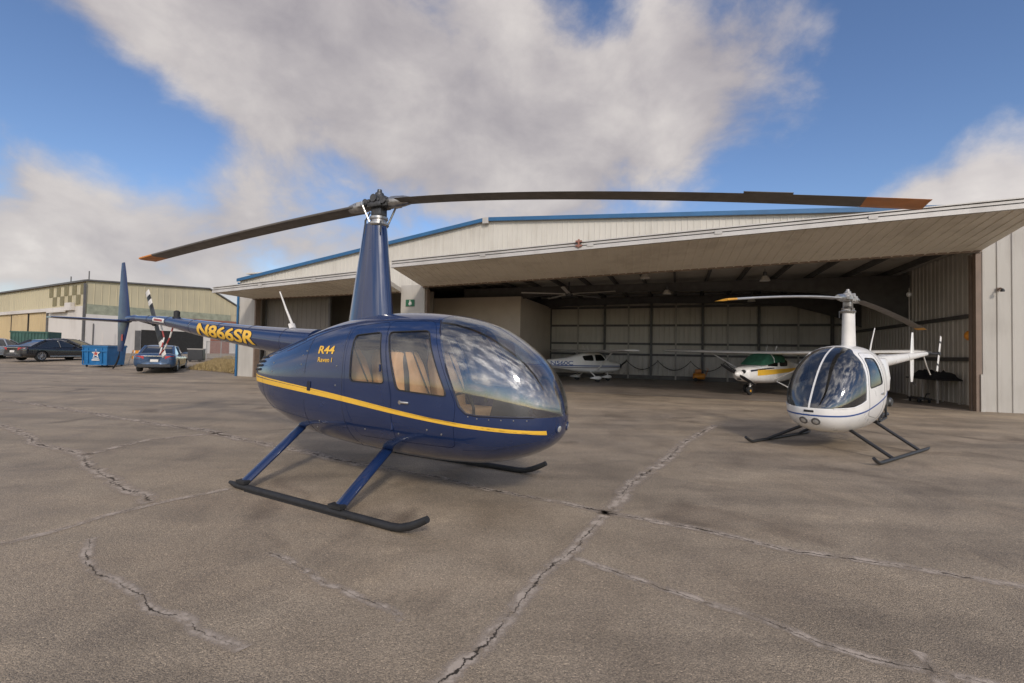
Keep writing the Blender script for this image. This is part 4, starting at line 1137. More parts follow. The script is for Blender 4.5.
bm = NB(); box(bm, (.05, 0, .6), (.34, .26, .22)); bevel_all(bm, .03); tube(bm, [(-.35, 0, .3), (-.5, 0, .75), (-.4, 0, .8)], .018, 8); obj('motor', bm, 'orange', ac, 40)
for sx in (-1, 1):
    bm = NB(); lathe(bm, (.2, sx * .2, .11), (0, 1, 0), [(-.025, .001), (-.025, .11), (.025, .11), (.025, .001)], 16); obj('wheel', bm, 'black', ac, 40)
hz = at_h('hose', 'long thin air hose sagging in loops along the hangar rear wall', 'hose', 9.0, -12.26, 0)
bm = NB(); pts = []
for k in range(6):
    for i in range(10):
        t = i / 10; pts.append((-5.2 + (k + t) * 1.9, .0, 1.15 - .55 * (1 - (2 * t - 1)**2)))
tube(bm, pts, .022, 6); obj('rubber_line', bm, 'black', hz, 60)
for k in range(6):
    bm = NB(); box(bm, (-5.2 + k * 1.9, -.03, 1.17), (.06, .12, .05)); obj('hook', bm, 'track', hz)
wl = at_h('wall_lamp', 'small dark outdoor lamp on the cream wall right of the hangar door', 'lamp', -.55, .02, 3.62)
bm = NB(); tube(bm, [(0, 0, 0), (0, .14, .02), (0, .2, -.02)], .018, 8); box(bm, (0, .03, 0), (.08, .03, .1)); obj('bracket', bm, 'track', wl, 40)
bm = NB(); lathe(bm, (0, .2, -.09), (0, 0, 1), [(0, .05), (.05, .045), (.09, .02), (.09, .001)], 12); obj('lamp_shade', bm, 'black', wl, 40)
bo = empty('bollard', 'yellow steel bollard beside the left corner column of the hangar', 'bollard', (-13.75, 25.75, 0))
bm = NB(); lathe(bm, (0, 0, 0), (0, 0, 1), [(0, .09), (.75, .09), (.82, .06), (.84, .001)], 16); obj('post', bm, 'bol_yellow', bo, 40)
bm = NB(); lathe(bm, (0, 0, .55), (0, 0, 1), [(0, .093), (.1, .093)], 16); obj('band', bm, 'black', bo, 40)

# ------------------------------------------------------------------ small aeroplanes
def aeroplane(label, loc, rz, sc, accent, covered, reg=None, wing_z=1.78, wk=1.):
    a = empty('light_aeroplane', label, 'aeroplane', loc, rz); a.scale = (sc, sc, sc)
    Hh = Hull([(-5.2, 1.22, 1.02, .04, 1.12), (-4.2, 1.28, .95, .13, 1.1), (-3.0, 1.38, .84, .24, 1.08), (-1.8, 1.52, .70, .38, 1.05), (-1.0, 1.72, .58, .50, 1.05), (-.2, 1.84, .52, .53, 1.05), (.5, 1.82, .52, .53, 1.02),
               (.85, 1.62, .53, .52, 1.0), (1.15, 1.36, .55, .50, .98), (1.7, 1.29, .60, .44, .97), (2.05, 1.20, .68, .34, .95), (2.15, 1.08, .78, .2, .93), (2.18, .98, .88, .04, .93)], 3.2, 2.8)
    fw_ = rounded([(-.05, 1.70), (.50, 1.70), (.80, 1.32), (.0, 1.30)], .06); rw_ = rounded([(-.95, 1.60), (-.2, 1.68), (-.14, 1.30), (-.85, 1.32)], .1)
    ws_ = rounded([(.60, 2.0), (.60, 1.72), (.90, 1.36), (1.4, 1.36), (1.4, 2.0)], .03)
    steps = [('DIFFERENCE', prism(p, -1, 1)) for p in (fw_, rw_)] + [('DIFFERENCE', prism(ws_, -.47, .47))]
    me = boolean(Hh.shell(0, -.03, 50, 48), steps); Hh.set_normals(me); obj_me('fuselage', me, ['white', 'cabin_grey'], a)
    for p in (fw_, rw_):
        for y in ((-1, 0), (0, 1)):
            me = boolean(Hh.shell(-.006, -.014, 50, 48), [('INTERSECT', prism(p, *y))]); Hh.set_normals(me); obj_me('window', me, ['car_glass', 'car_glass'], a)
    me = boolean(Hh.shell(-.006, -.014, 50, 48), [('INTERSECT', prism(ws_, -.47, .47))]); Hh.set_normals(me); obj_me('windshield', me, ['car_glass', 'car_glass'], a)
    for pts, hw_, mm in accent:
        me = boolean(Hh.shell(.003, -.004, 50, 48), [('INTERSECT', prism(band(pts, *hw_), -1, 1))]); Hh.set_normals(me); obj_me('side_stripe', me, [mm, mm], a)
    # wing with struts
    def ws(y, x0, x1, z, th): return [Vector((x0 + (x1 - x0) * (.5 - .5 * math.cos(q)), y, z + th * math.sin(q) * (1 if math.sin(q) > 0 else .45) * (1.15 - .5 * (.5 - .5 * math.cos(q))))) for q in [2 * PI * k / 24 for k in range(24)]]
    bm = NB(); w0 = wing_z + .06
    loft(bm, [ws(-5.3 * wk, .36, -.72, w0 + .10, .07), ws(-5.1 * wk, .5, -.82, w0 + .09, .12), ws(-2.6 * wk, .62, -1.0, w0 + .04, .135), ws(0, .62, -1.0, w0, .14), ws(2.6 * wk, .62, -1.0, w0 + .04, .135), ws(5.1 * wk, .5, -.82, w0 + .09, .12), ws(5.3 * wk, .36, -.72, w0 + .10, .07)])
    obj('wing', bm, 'white', a, 50)
    for s in (-1, 1):
        bm = NB(); tube(bm, [(.15, s * .5, .72), (.12, s * 2.55 * wk, wing_z + .05)], .045, 12, 1.5, .55); obj('wing_strut', bm, 'white', a, 40)
    bm = NB(); loft(bm, [[Vector((x0 + (x1 - x0) * (.5 - .5 * math.cos(q)), .035 * math.sin(q), z)) for q in [2 * PI * k / 14 for k in range(14)]] for z, x0, x1 in ((1.1, -4.0, -5.25), (1.6, -4.55, -5.35), (2.2, -4.85, -5.45), (2.32, -4.98, -5.45))]); obj('tail_fin', bm, 'white', a, 50)
    bm = NB(); loft(bm, [[Vector((x0 + (x1 - x0) * (.5 - .5 * math.cos(q)), y, 1.16 + .03 * math.sin(q))) for q in [2 * PI * k / 14 for k in range(14)]] for y, x0, x1 in ((-1.65, -4.6, -5.2), (0, -4.3, -5.25), (1.65, -4.6, -5.2))]); obj('tailplane', bm, 'white', a, 50)
    # gear
    bm = NB()
    for s in (-1, 1): tube(bm, [(-.25, s * .3, .62), (-.27, s * .75, .42), (-.3, s * 1.12, .2)], .035, 8, 1.7, .7)
    tube(bm, [(1.25, 0, .7), (1.33, 0, .2)], .035, 8); obj('landing_gear', bm, 'white', a, 40)
    for x, y in ((-.3, -1.18), (-.3, 1.18), (1.33, 0)):
        bm = NB(); lathe(bm, (x, y, .19), (0, 1, 0), [(-.05, .06), (-.065, .13), (-.05, .18), (0, .19), (.05, .18), (.065, .13), (.05, .06)], 18); wv = obj('wheel', bm, 'tyre', a, 40)
        if reg:
            bm = NB(); loft(bm, [[Vector((x + dx, y + r * math.cos(q), .25 + r * 1.05 * math.sin(q) * (1 if math.sin(q) > 0 else .7))) for q in [2 * PI * k / 16 for k in range(16)]] for dx, r in ((-.55, .02), (-.35, .07), (-.1, .12), (.12, .13), (.24, .08), (.28, .02))]); obj('wheel_fairing', bm, 'white', a, 50)
        else:
            bm = NB(); lathe(bm, (x, y, .19), (0, 1, 0), [(-.058, .001), (-.058, .055), (.058, .055), (.058, .001)], 12); obj('hub', bm, 'tip_yellow' if y == 0 else 'white_dull', wv, 40)
    # propeller
    bm = NB(); lathe(bm, (2.15, 0, .94), (1, 0, 0), [(0, .15), (.1, .14), (.22, .08), (.28, .001)], 18); obj('spinner', bm, 'white' if not reg else 'dark_steel', a, 50)
    for s in (1, -1):
        bm = NB(); loft(bm, [[Vector((2.24 + .02 * math.sin(q) + dx * math.cos(q) * .4, dx * math.cos(q), .94 + s * r)) for q in [2 * PI * k / 10 for k in range(10)]] for r, dx in ((.08, .05), (.35, .085), (.7, .07), (.9, .03))])
        bmesh.ops.transform(bm, matrix=Matrix.Translation((0, 0, .94)) @ Matrix.Rotation(1.1, 4, 'X') @ Matrix.Translation((0, 0, -.94)), verts=bm.verts); obj('propeller_blade', bm, 'black_semi', a, 40)
    bm = NB()
    for s in (-1, 1):
        lathe(bm, (2.02, s * .2, 1.06), (1, 0, 0), [(0, .09), (.12, .09), (.125, .001)], 14)
    box(bm, (2.08, 0, .74), (.12, .16, .1)); obj('air_intake', bm, 'black', a, 40)
    if reg:
        for s in (-1, 1):
            bm = text_bm(reg, .26, 1.5, .015)
            for v in bm.verts:
                X = (-3.1 + v.co.x) if s < 0 else (-1.6 - v.co.x); Z = 1.02 + v.co.y
                v.co = Vector((X, Hh.surf_y(X, Z, s, .006), Z))
            obj('registration', bm, 'stripe_blue', a, recalc=False)
    if covered:
        Cc = Hull([(-1.25, 1.68, 1.30, .40, 1.45), (-1.2, 1.74, 1.22, .50, 1.45), (-.6, 1.86, 1.24, .555, 1.45), (.2, 1.89, 1.22, .56, 1.45), (.6, 1.86, 1.22, .56, 1.42), (.95, 1.62, 1.2, .545, 1.36), (1.2, 1.42, 1.2, .50, 1.3), (1.25, 1.38, 1.24, .4, 1.3)], 3.2, 3.5)
        bm = NB(); loft(bm, Cc.rings(.02, 30, 40))
        bb = NB()
        me = boolean(bm, [('DIFFERENCE', prism([(-2, 1.0), (-2, 2.5), (-.55, 2.5), (-.5, 1.50), (.4, 1.46), (.98, 1.36), (1.6, 1.36), (1.6, 1.0)], -1, 1))]); bb.free()
        o = obj_me('cabin_cover', me, ['green_cover', 'green_cover'], a, 50)
        bm = NB()
        for s in (-1, 1): tube(bm, [(.4, s * .585, 1.48), (.42, s * .58, 1.65), (.43, s * .4, 1.90)], .02, 6)
        obj('strap', bm, 'white_dull', o, 40)
    bm = NB(); tube(bm, [(-.3, .2, 1.9), (-.5, .2, 2.25)], .012, 6); obj('antenna', bm, 'white_dull', a, 40); bm = NB(); tube(bm, [(-.3, -.2, 1.9), (-.5, -.25, 2.25)], .012, 6); obj('antenna', bm, 'white_dull', a, 40)
    return a
aeroplane('white high wing aeroplane with dark registration and wheel fairings beyond the blue helicopter nose', (4.40, 25.5, .004), math.atan2(.41, .91), .86,
          [([(-5., 1.06), (-2.5, 1.0), (0, .98), (2.1, .98)], (.035, .03), 'stripe_blue'), ([(-5., .98), (-2.5, .90), (0, .87), (2.0, .9)], (.022, .02), 'navy_edge')], False, 'N560C', 1.80, .80)
aeroplane('white high wing aeroplane with green cabin cover and yellow flash beside the white helicopter', (10.3, 18.6, .004), math.atan2(-.52, -.855), .87,
          [([(-3.2, 1.22), (-1.2, 1.14), (.4, 1.06), (1.5, 1.02)], (.05, .13), 'yellow'), ([(.3, 1.23), (1.0, 1.19), (1.9, 1.10)], (.02, .04), 'navy_edge')], True, None, 1.82, 1.08)

# ------------------------------------------------------------------ beige hangar across the ramp (local x = along its right face, y = along its left face)
BRZ = math.atan2(.87, .49)
bh = empty('old_hangar', 'old yellow beige hangar with a green checker pattern and sliding doors across the ramp', 'hangar', (-41.9, 45.0, 0), BRZ)
outl = [(0, .2), (0, 7.74), (11.3, 8.4), (15.3, 6.3), (16.6, 5.55), (16.6, .2)]
bm = NB(); loft(bm, [[Vector((x, y, z)) for x, z in outl] for y in (0, 38)]); obj('wall', bm, 'beige', bh)
bm = NB()
for (xa, za), (xb, zb) in zip(outl[1:4], outl[2:5]):
    loft(bm, [[Vector(p) for p in ((xa, y, za + .01), (xb, y, zb + .01), (xb, y, zb + .16), (xa, y, za + .16))] for y in (-.25, 38.2)])
loft(bm, [[Vector(p) for p in ((-.3, y, 7.64), (0.02, y, 7.76), (0.02, y, 7.90), (-.3, y, 7.82))] for y in (-.25, 38.2)])
obj('roof', bm, 'frame', bh)
bm = NB(); ribbed(bm, lambda u, v, o: (-.02 - o, u, v), .15, 38, .6, .05, .03, lambda u: 5.3, lambda u: 7.62); obj('upper_siding', bm, 'beige', bh, recalc=False)
bm = NB(); ribbed(bm, lambda u, v, o: (u, -.02 - o, v), .12, 16.5, .6, .05, .03, lambda u: 5.5 if u < 15 else 5.45, lambda u: interp(outl[1:5])(u) - .05); obj('upper_siding', bm, 'beige', bh, recalc=False)
bm = NB()
for r_ in range(2):
    for c in range(9):
        if (r_ + c) % 2: box(bm, (-.06, .55 + c * 1.02, 5.98 + r_ * .98), (.03, .98, .95))
obj('checker_panel', bm, 'checker_dark', bh)
bm = NB(); box(bm, (-.05, 4.6, 2.85), (.1, 8.9, 4.9)); obj('white_panel', bm, 'old_white', bh)
bm = NB(); box(bm, (-.22, 20.0, 5.1), (.34, 36., .36)); box(bm, (-.42, 6.0, 4.86), (.2, 4.5, .18)); box(bm, (-.2, 3.2, 5.45), (.3, 1.6, .5)); obj('door_track', bm, 'old_white', bh)
for k in range(5):
    bm = NB(); y0 = 9.3 + k * 5.6; ribbed(bm, lambda u, v, o: (-.14 - o - .06 * (k % 2), u, v), y0, y0 + 5.35, .5, .05, .03, lambda u: .35, lambda u: 4.9); ds = obj('sliding_door', bm, 'door_beige', bh, recalc=False)
    bm = NB(); box(bm, (-.13, y0 + 5.47, 2.6), (.2, .16, 4.5)); obj('door_edge', bm, 'void', ds)
bm = NB(); box(bm, (-.14, 9.1, 2.6), (.22, .22, 4.7)); box(bm, (-.09, -.08, 3.9), (.16, .16, 7.2)); obj('corner_trim', bm, 'frame', bh)
bm = NB(); box(bm, (7.0, -.05, 5.0), (13.8, .08, 1.0)); obj('skylight_band', bm, 'green_glass', bh)
bm = NB(); box(bm, (2.35, -.06, 2.4), (4.6, .1, 4.2)); box(bm, (7.75, -.06, 3.85), (6.2, .1, 1.3)); box(bm, (13.7, -.06, 2.45), (5.7, .1, 4.1)); obj('white_panel', bm, 'old_white', bh)
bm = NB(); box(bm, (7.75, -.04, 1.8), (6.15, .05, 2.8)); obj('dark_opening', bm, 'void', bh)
bm = NB(); box(bm, (12.7, -.13, 1.6), (2.2, .06, 2.2)); obj('brown_door', bm, 'door_brown', bh)
bm = NB(); box(bm, (12.4, -.13, 4.62), (8.0, .08, .22)); obj('awning_rail', bm, 'door_brown', bh)
bm = NB(); box(bm, (1.9, -.13, 1.6), (1.0, .06, 2.2)); obj('side_door', bm, 'old_white', bh)
bm = NB(); box(bm, (4.35, -.13, 1.9), (.5, .06, 2.4)); obj('window', bm, 'frame', bh); bm = NB(); box(bm, (.65, -.13, 2.5), (.08, .08, 2.2)); obj('downpipe', bm, 'frame', bh)
bm = NB()
for x, y, h in ((.6, 1.2, .9), (.2, 4.4, .5), (11.2, .6, .5)): tube(bm, [(x, y, 7.6), (x, y, 8.0 + h)], .05, 6)
obj('vent_pipe', bm, 'frame', bh)

# dry grass strip beyond the blue car
def gpatch(name, outline, m, dz, nx=24, ny=14):
    (a, b, c, d) = [Vector(p) for p in outline]; bm = NB(); rows = []
    for i in range(nx + 1):
        u = i / nx; rows.append([])
        for j in range(ny + 1):
            v = j / ny; p = (a * (1 - u) + b * u) * (1 - v) + (d * (1 - u) + c * u) * v
            rows[-1].append(bm.verts.new((p.x, p.y, gz(p.x, p.y) + dz)))
    for i in range(nx):
        for j in range(ny): bm.faces.new((rows[i][j], rows[i + 1][j], rows[i + 1][j + 1], rows[i][j + 1]))
    return obj(name, bm, m, smooth=60)
GR = [(-19.2, 27.2), (-14.7, 25.4), (-17.2, 33.5), (-26.5, 43.0)]
tag(gpatch('grass_verge', GR, 'grass_ground', .012), kind='structure')
bm = NB(); rnd = random.Random(11)
for _ in range(9000):
    u, v = rnd.random(), rnd.random()
    p = (Vector(GR[0]) * (1 - u) + Vector(GR[1]) * u) * (1 - v) + (Vector(GR[3]) * (1 - u) + Vector(GR[2]) * u) * v
    z = gz(p.x, p.y) + .01; h = rnd.uniform(.05, .2); a = rnd.uniform(0, 2 * PI); w = rnd.uniform(.012, .03)
    lx, ly = rnd.uniform(-.08, .08), rnd.uniform(-.08, .08)
    bm.faces.new([bm.verts.new((p.x - w * math.cos(a), p.y - w * math.sin(a), z)), bm.verts.new((p.x + w * math.cos(a), p.y + w * math.sin(a), z)), bm.verts.new((p.x + lx, p.y + ly, z + h))])
tag(obj('grass', bm, 'grass', recalc=False), 'short dry yellowish grass beside the left end of the big hangar', 'grass', kind='stuff')
fe = empty('fence', 'chain link fence behind the dry grass between the two hangars', 'fence', (-25.2, 38.0, gz(-25.2, 38)), math.atan2(-3.2, 5.6))
for k in range(4):
    bm = NB(); tube(bm, [(k * 2.15, 0, 0), (k * 2.15, 0, 1.45)], .035, 8); obj('post', bm, 'mesh_wire', fe, 40)
bm = NB(); tube(bm, [(0, 0, 1.4), (6.45, 0, 1.4)], .022, 8); tube(bm, [(0, 0, .08), (6.45, 0, .08)], .01, 6); obj('rail', bm, 'mesh_wire', fe, 40)
bm = NB()
for k in range(-10, 54):
    for sgn in (-1, 1):
        x0 = k * .12; x1 = x0 + 1.3
        if sgn < 0: x0, x1 = x1, x0
        za, zb = .08, 1.38
        # clip to the panel
        def cl(x, xa, xb): return za + (zb - za) * (x - xa) / (xb - xa)
        p, q = (x0, za), (x1, zb)
        for lim, lo in ((0, True), (6.45, False)):
            if (p[0] < lim) == lo and (q[0] < lim) == lo: p = None; break
            if (p[0] < lim) == lo: p = (lim, cl(lim, x0, x1))
            elif (q[0] < lim) == lo: q = (lim, cl(lim, x0, x1))
        if p: tube(bm, [(p[0], .01 * sgn, p[1]), (q[0], .01 * sgn, q[1])], .005, 4)
obj('wire_mesh', bm, 'mesh_wire', fe)

# ------------------------------------------------------------------ parked cars
def car(label, loc, rz, paint, plate=True):
    c = empty('parked_car', label, 'car', loc, rz, 'cars parked across the ramp')
    L, W = 4.85, 1.84
    rows = [(-2.42, .84, .45, .30, .62), (-2.40, .93, .36, .74, .62), (-2.3, .99, .27, .86, .62), (-1.9, 1.02, .21, .915, .6), (-1.2, .98, .19, .92, .58), (0, .945, .18, .92, .56), (.9, .93, .19, .92, .56), (1.4, .90, .2, .915, .55), (2.0, .82, .22, .88, .52), (2.3, .74, .27, .78, .5), (2.41, .64, .36, .58, .5), (2.43, .58, .42, .25, .5)]
    Hc = Hull(rows, 4.5, 5.0)
    cuts = []
    for x in (-1.42, 1.42):
        for s in (-1, 1):
            b_ = NB(); lathe(b_, (x, s * .62, .33), (0, s, 0), [(0, .001), (0, .375), (.5, .375), (.5, .001)], 28); fix(b_); cuts.append(('DIFFERENCE', b_))
    bm = NB(); loft(bm, Hc.rings(0, 60, 48)); fix(bm)
    me = boolean(bm, cuts); Hc.set_normals(me); obj_me('body', me, [paint, 'void'], c)
    def lev(z, x0, x1, w):
        return [Vector((x, y, z)) for x, y in rounded([(x0, -w * .92), (x0 + .25, -w), (x1 - .3, -w), (x1, -w * .82), (x1, w * .82), (x1 - .3, w), (x0 + .25, w), (x0, w * .92)], .12, 3)]
    bm = NB(); loft(bm, [lev(.90, -1.95, 1.15, .81), lev(1.05, -1.70, .85, .765), lev(1.2, -1.42, .55, .715), lev(1.34, -1.1, .24, .655), lev(1.385, -.95, .08, .62)]); obj('cabin_glass', bm, 'car_glass_solid', c, 35)
    bm = NB(); loft(bm, [lev(1.352, -1.10, .24, .66), lev(1.40, -.98, .10, .635), lev(1.435, -.8, -.08, .56), lev(1.45, -.6, -.28, .4)]); obj('roof', bm, paint, c, 50)
    for s in (-1, 1):
        for pts, r in (([(1.14, .70, .91), (.55, .65, 1.2), (.2, .60, 1.37)], .042), ([(-.28, .815, .91), (-.32, .725, 1.2), (-.34, .66, 1.37)], .045), ([(-1.9, .76, .92), (-1.42, .68, 1.2), (-1.05, .62, 1.37)], .07)):
            bm = NB(); tube(bm, [(x, s * y, z) for x, y, z in pts], r, 8); obj('pillar', bm, paint, c, 40)
        bm = NB(); tube(bm, [(.62, s * .80, .98), (.66, s * .98, 1.0)], .05, 8, 1., .8); box(bm, (.66, s * .97, 1.01), (.1, .17, .12)); obj('side_mirror', bm, paint, c, 40)
        bm = NB()
        yy = lambda x, z: Hc.surf_y(x, z, s, .004)
        tube(bm, [(x, yy(x, .31), .31) for x in (-.95, -.4, .3, .95)], .022, 6, .4, 1.); obj('sill_trim', bm, 'chrome', c, 40)
        for x in (-.55, .35):
            bm = NB(); box(bm, (x, yy(x, .78), .79), (.2, .03, .03)); obj('door_handle', bm, paint, c)
        bm = NB()
        for x in (-1.0, -.32, .75):
            tube(bm, [(x, yy(x, z) - s * .003, z) for z in (.32, .5, .7, .88)], .005, 4)
        obj('door_gap', bm, 'void', c)
        bm = NB(); loft(bm, [[Vector(p) for p in ((-2.445, s * .45, .70), (-2.445, s * .45, .86), (-2.43, s * .74, .87), (-2.2, s * .895, .85), (-2.2, s * .90, .76), (-2.43, s * .74, .69))], [Vector(p) for p in ((-2.30, s * .45, .70), (-2.30, s * .45, .86), (-2.30, s * .7, .87), (-2.15, s * .8, .85), (-2.15, s * .8, .76), (-2.30, s * .7, .69))]]); obj('tail_lamp', bm, 'lamp_red', c)
        bm = NB(); loft(bm, [[Vector(p) for p in ((2.40, s * .5, .62), (2.40, s * .5, .73), (2.2, s * .82, .76), (2.2, s * .82, .64))], [Vector(p) for p in ((2.2, s * .5, .62), (2.2, s * .5, .73), (2.1, s * .75, .76), (2.1, s * .75, .64))]]); obj('headlight', bm, 'lens', c)
    for x in (-1.42, 1.42):
        for s in (-1, 1):
            bm = NB(); lathe(bm, (x, s * .79, .33), (0, s, 0), [(-.11, .2), (-.11, .31), (-.08, .33), (.07, .33), (.10, .31), (.105, .235), (.06, .22)], 32); wh = obj('wheel', bm, 'tyre', c, 40)
            bm = NB(); lathe(bm, (x, s * .79, .33), (0, s, 0), [(.03, .235), (.095, .232), (.09, .205), (.045, .20), (.04, .001)], 28)
            for k in range(10):
                a = 2 * PI * k / 10
                tube(bm, [(x + .03 * math.cos(a), s * .872, .33 + .03 * math.sin(a)), (x + .21 * math.cos(a), s * .868, .33 + .21 * math.sin(a))], .017, 6)
            lathe(bm, (x, s * .86, .33), (0, s, 0), [(0, .05), (.025, .05), (.03, .001)], 12); obj('rim', bm, 'steel', wh, 40)
    bm = NB(); box(bm, (-2.425, 0, .62), (.06, .34, .13)); obj('number_plate', bm, 'white_dull', c)
    bm = NB(); box(bm, (-2.40, 0, .36), (.1, 1.4, .14)); obj('bumper_trim', bm, 'panel', c)
    bm = NB(); box(bm, (-2.42, 0, .86), (.05, .9, .03)); obj('boot_strip', bm, 'chrome', c)
    return c
M['car_glass_solid'] = mat('dark_car_windows', (.02, .023, .026), .06, 0, 1., .1, coat_rough=.02)
def cz(x, y): return (x, y, gz(x, y))
car('slate blue sedan seen from behind under the tail of the blue helicopter', cz(-20.0, 26.45), R(118), 'car_blue')
car('black sedan with bright alloy wheels parked left of the blue dumpster', cz(-31.7, 32.0), R(80), 'car_black')
car('silver car cut off by the left edge of the picture with its red lamp showing', cz(-36.9, 33.0), R(100), 'car_silver')
car('dark car mostly hidden behind the black sedan', cz(-36.0, 37.5), R(10), 'car_black')

du = empty('dumpster', 'bright blue steel dumpster with a white and red emblem', 'dumpster', cz(-24.65, 27.9), R(2)); du.scale = (.64, .9, 1)
bm = NB(); loft(bm, [[Vector((x, y, z)) for x, y in ((-1.1 - e, -.75 - e), (1.1 + e, -.75 - e), (1.1 + e, .75 + e), (-1.1 - e, .75 + e))] for z, e in ((.12, -.06), (1.2, .02))]); obj('bin_body', bm, 'dump_blue', du)
bm = NB(); box(bm, (0, 0, 1.23), (2.32, 1.62, .07)); box(bm, (0, -.80, .95), (2.3, .05, .07)); box(bm, (0, -.74, .16), (2.2, .08, .08))
for x in (-1.08, -.62, .62, 1.08): box(bm, (x, -.77, .66), (.06, .06, 1.0))
obj('rim_rib', bm, 'dump_blue', du)
bm = NB(); loft(bm, [[Vector((x, y, z)) for x, y in ((-1.14, -.79), (1.14, -.79), (1.14, .79), (-1.14, .79))] for z in (1.27, 1.31)]); obj('lid', bm, 'car_blue', du)
for sx in (-.9, .9):
    for sy in (-.6, .6):
        bm = NB(); lathe(bm, (sx, sy, .07), (1, 0, 0), [(-.03, .001), (-.03, .07), (.03, .07), (.03, .001)], 14); obj('caster', bm, 'black', du, 40)
bm = NB()
def star(bm, cx, cz_, r, y, ax=1.):
    bm.faces.new([bm.verts.new((cx + ax * (r if k % 2 == 0 else r * .45) * math.sin(k * PI / 5), y, cz_ + (r if k % 2 == 0 else r * .45) * math.cos(k * PI / 5))) for k in range(10)])
star(bm, .1, .80, .27, -.797, 1.5); box(bm, (.1, -.79, .42), (.7, .012, .06)); box(bm, (.1, -.79, .53), (.55, .012, .05)); eb = obj('emblem', bm, 'white_dull', du)
bm = NB(); star(bm, .1, .80, .17, -.803, 1.5); obj('emblem_star', bm, 'red', eb)
co = empty('container', 'dark green steel container behind the black sedan', 'container', cz(-39.9, 38.6), R(15)); co.scale = (.72, .8, 1)
bm = NB(); box(bm, (0, 0, 1.0), (3.5, 2.0, 1.9)); obj('container_body', bm, 'cont_green', co)
bm = NB()
for k in range(12): box(bm, (-1.65 + k * .3, -1.02, 1.0), (.09, .05, 1.75))
box(bm, (0, -1.03, 1.9), (3.54, .1, .12)); box(bm, (0, -1.03, .1), (3.54, .1, .12)); obj('rib', bm, 'cont_green', co)
ba = empty('barricade', 'small orange and white striped barricade between dumpster and blue sedan', 'barricade', cz(-23.6, 29.2), R(-8))
for z in (.85, .5):
    bm = NB(); box(bm, (0, 0, z), (1.1, .03, .18)); bd = obj('board', bm, 'orange_glow', ba)
    bm = NB()
    for k in range(3): box(bm, (-.36 + k * .36, -.018, z), (.1, .006, .17), ry=.4)
    obj('board_stripe', bm, 'white_dull', bd)
for s in (-1, 1):
    bm = NB(); tube(bm, [(s * .5, -.3, 0), (s * .48, 0, .98)], .02, 6); tube(bm, [(s * .5, .3, 0), (s * .48, .02, .98)], .02, 6); obj('leg', bm, 'frame_pale', ba)
gb = empty('generator', 'black boxed generator with a pale lid beside the dark doorway of the old hangar', 'generator', cz(-23.0, 33.6), R(20))
bm = NB(); box(bm, (0, 0, .48), (.95, .7, .78)); bevel_all(bm, .03); obj('housing', bm, 'black_semi', gb)
bm = NB(); box(bm, (0, 0, .91), (1.0, .75, .06)); bevel_all(bm, .01); obj('lid', bm, 'frame_pale', gb)
for s in (-1, 1):
    bm = NB(); lathe(bm, (s * .3, -.38, .1), (0, 1, 0), [(-.03, .001), (-.03, .1), (.03, .1), (.03, .001)], 14); obj('wheel', bm, 'tyre', gb, 40)

# ------------------------------------------------------------------ sky, sun, camera
SUN = Vector((.17, -.85, .52)).normalized()
w = bpy.data.worlds.new('World'); scene.world = w; w.use_nodes = True
nt = w.node_tree; nt.nodes.clear(); LK = nt.links.new
def N_(t): return nt.nodes.new(t)
out = N_('ShaderNodeOutputWorld')
sky = N_('ShaderNodeTexSky'); sky.sky_type = 'NISHITA'; sky.sun_disc = False
sky.sun_elevation = math.asin(SUN.z); sky.sun_rotation = math.atan2(SUN.x, SUN.y)
sky.air_density = 1.0; sky.dust_density = .3; sky.ozone_density = 3.0
bg1 = N_('ShaderNodeBackground'); bg1.inputs[1].default_value = .085; hs = N_('ShaderNodeHueSaturation'); hs.inputs['Hue'].default_value = .507; hs.inputs['Saturation'].default_value = 1.05; hs.inputs['Value'].default_value = 1.32; LK(sky.outputs[0], hs.inputs['Color']); LK(hs.outputs[0], bg1.inputs[0])
tc = N_('ShaderNodeTexCoord'); D = tc.outputs['Generated']
def mth(op, a, b=None, c=None, clamp=False):
    n = N_('ShaderNodeMath'); n.operation = op; n.use_clamp = clamp
    for k, v in enumerate((a, b, c)):
        if v is None: continue
        if isinstance(v, (int, float)): n.inputs[k].default_value = v
        else: LK(v, n.inputs[k])
    return n.outputs[0]
nrm = N_('ShaderNodeVectorMath'); nrm.operation = 'NORMALIZE'; LK(D, nrm.inputs[0]); D = nrm.outputs[0]
sx = N_('ShaderNodeSeparateXYZ'); LK(D, sx.inputs[0])
den = mth('ADD', mth('MAXIMUM', sx.outputs[2], 0.), .22)
cx = N_('ShaderNodeCombineXYZ'); LK(mth('DIVIDE', sx.outputs[0], den), cx.inputs[0]); LK(mth('DIVIDE', sx.outputs[1], den), cx.inputs[1])
cx.inputs[2].default_value = 3.7
mpz = N_('ShaderNodeMapping'); mpz.inputs['Scale'].default_value = (1, 1, 1.35); mpz.inputs['Location'].default_value = (3.1, .7, 1.3); LK(D, mpz.inputs[0])
n1 = noise(nt, 5.2, 14, .57, mpz.outputs[0], .2)
n2 = noise(nt, 2.4, 4, .5, mpz.outputs[0], .2)
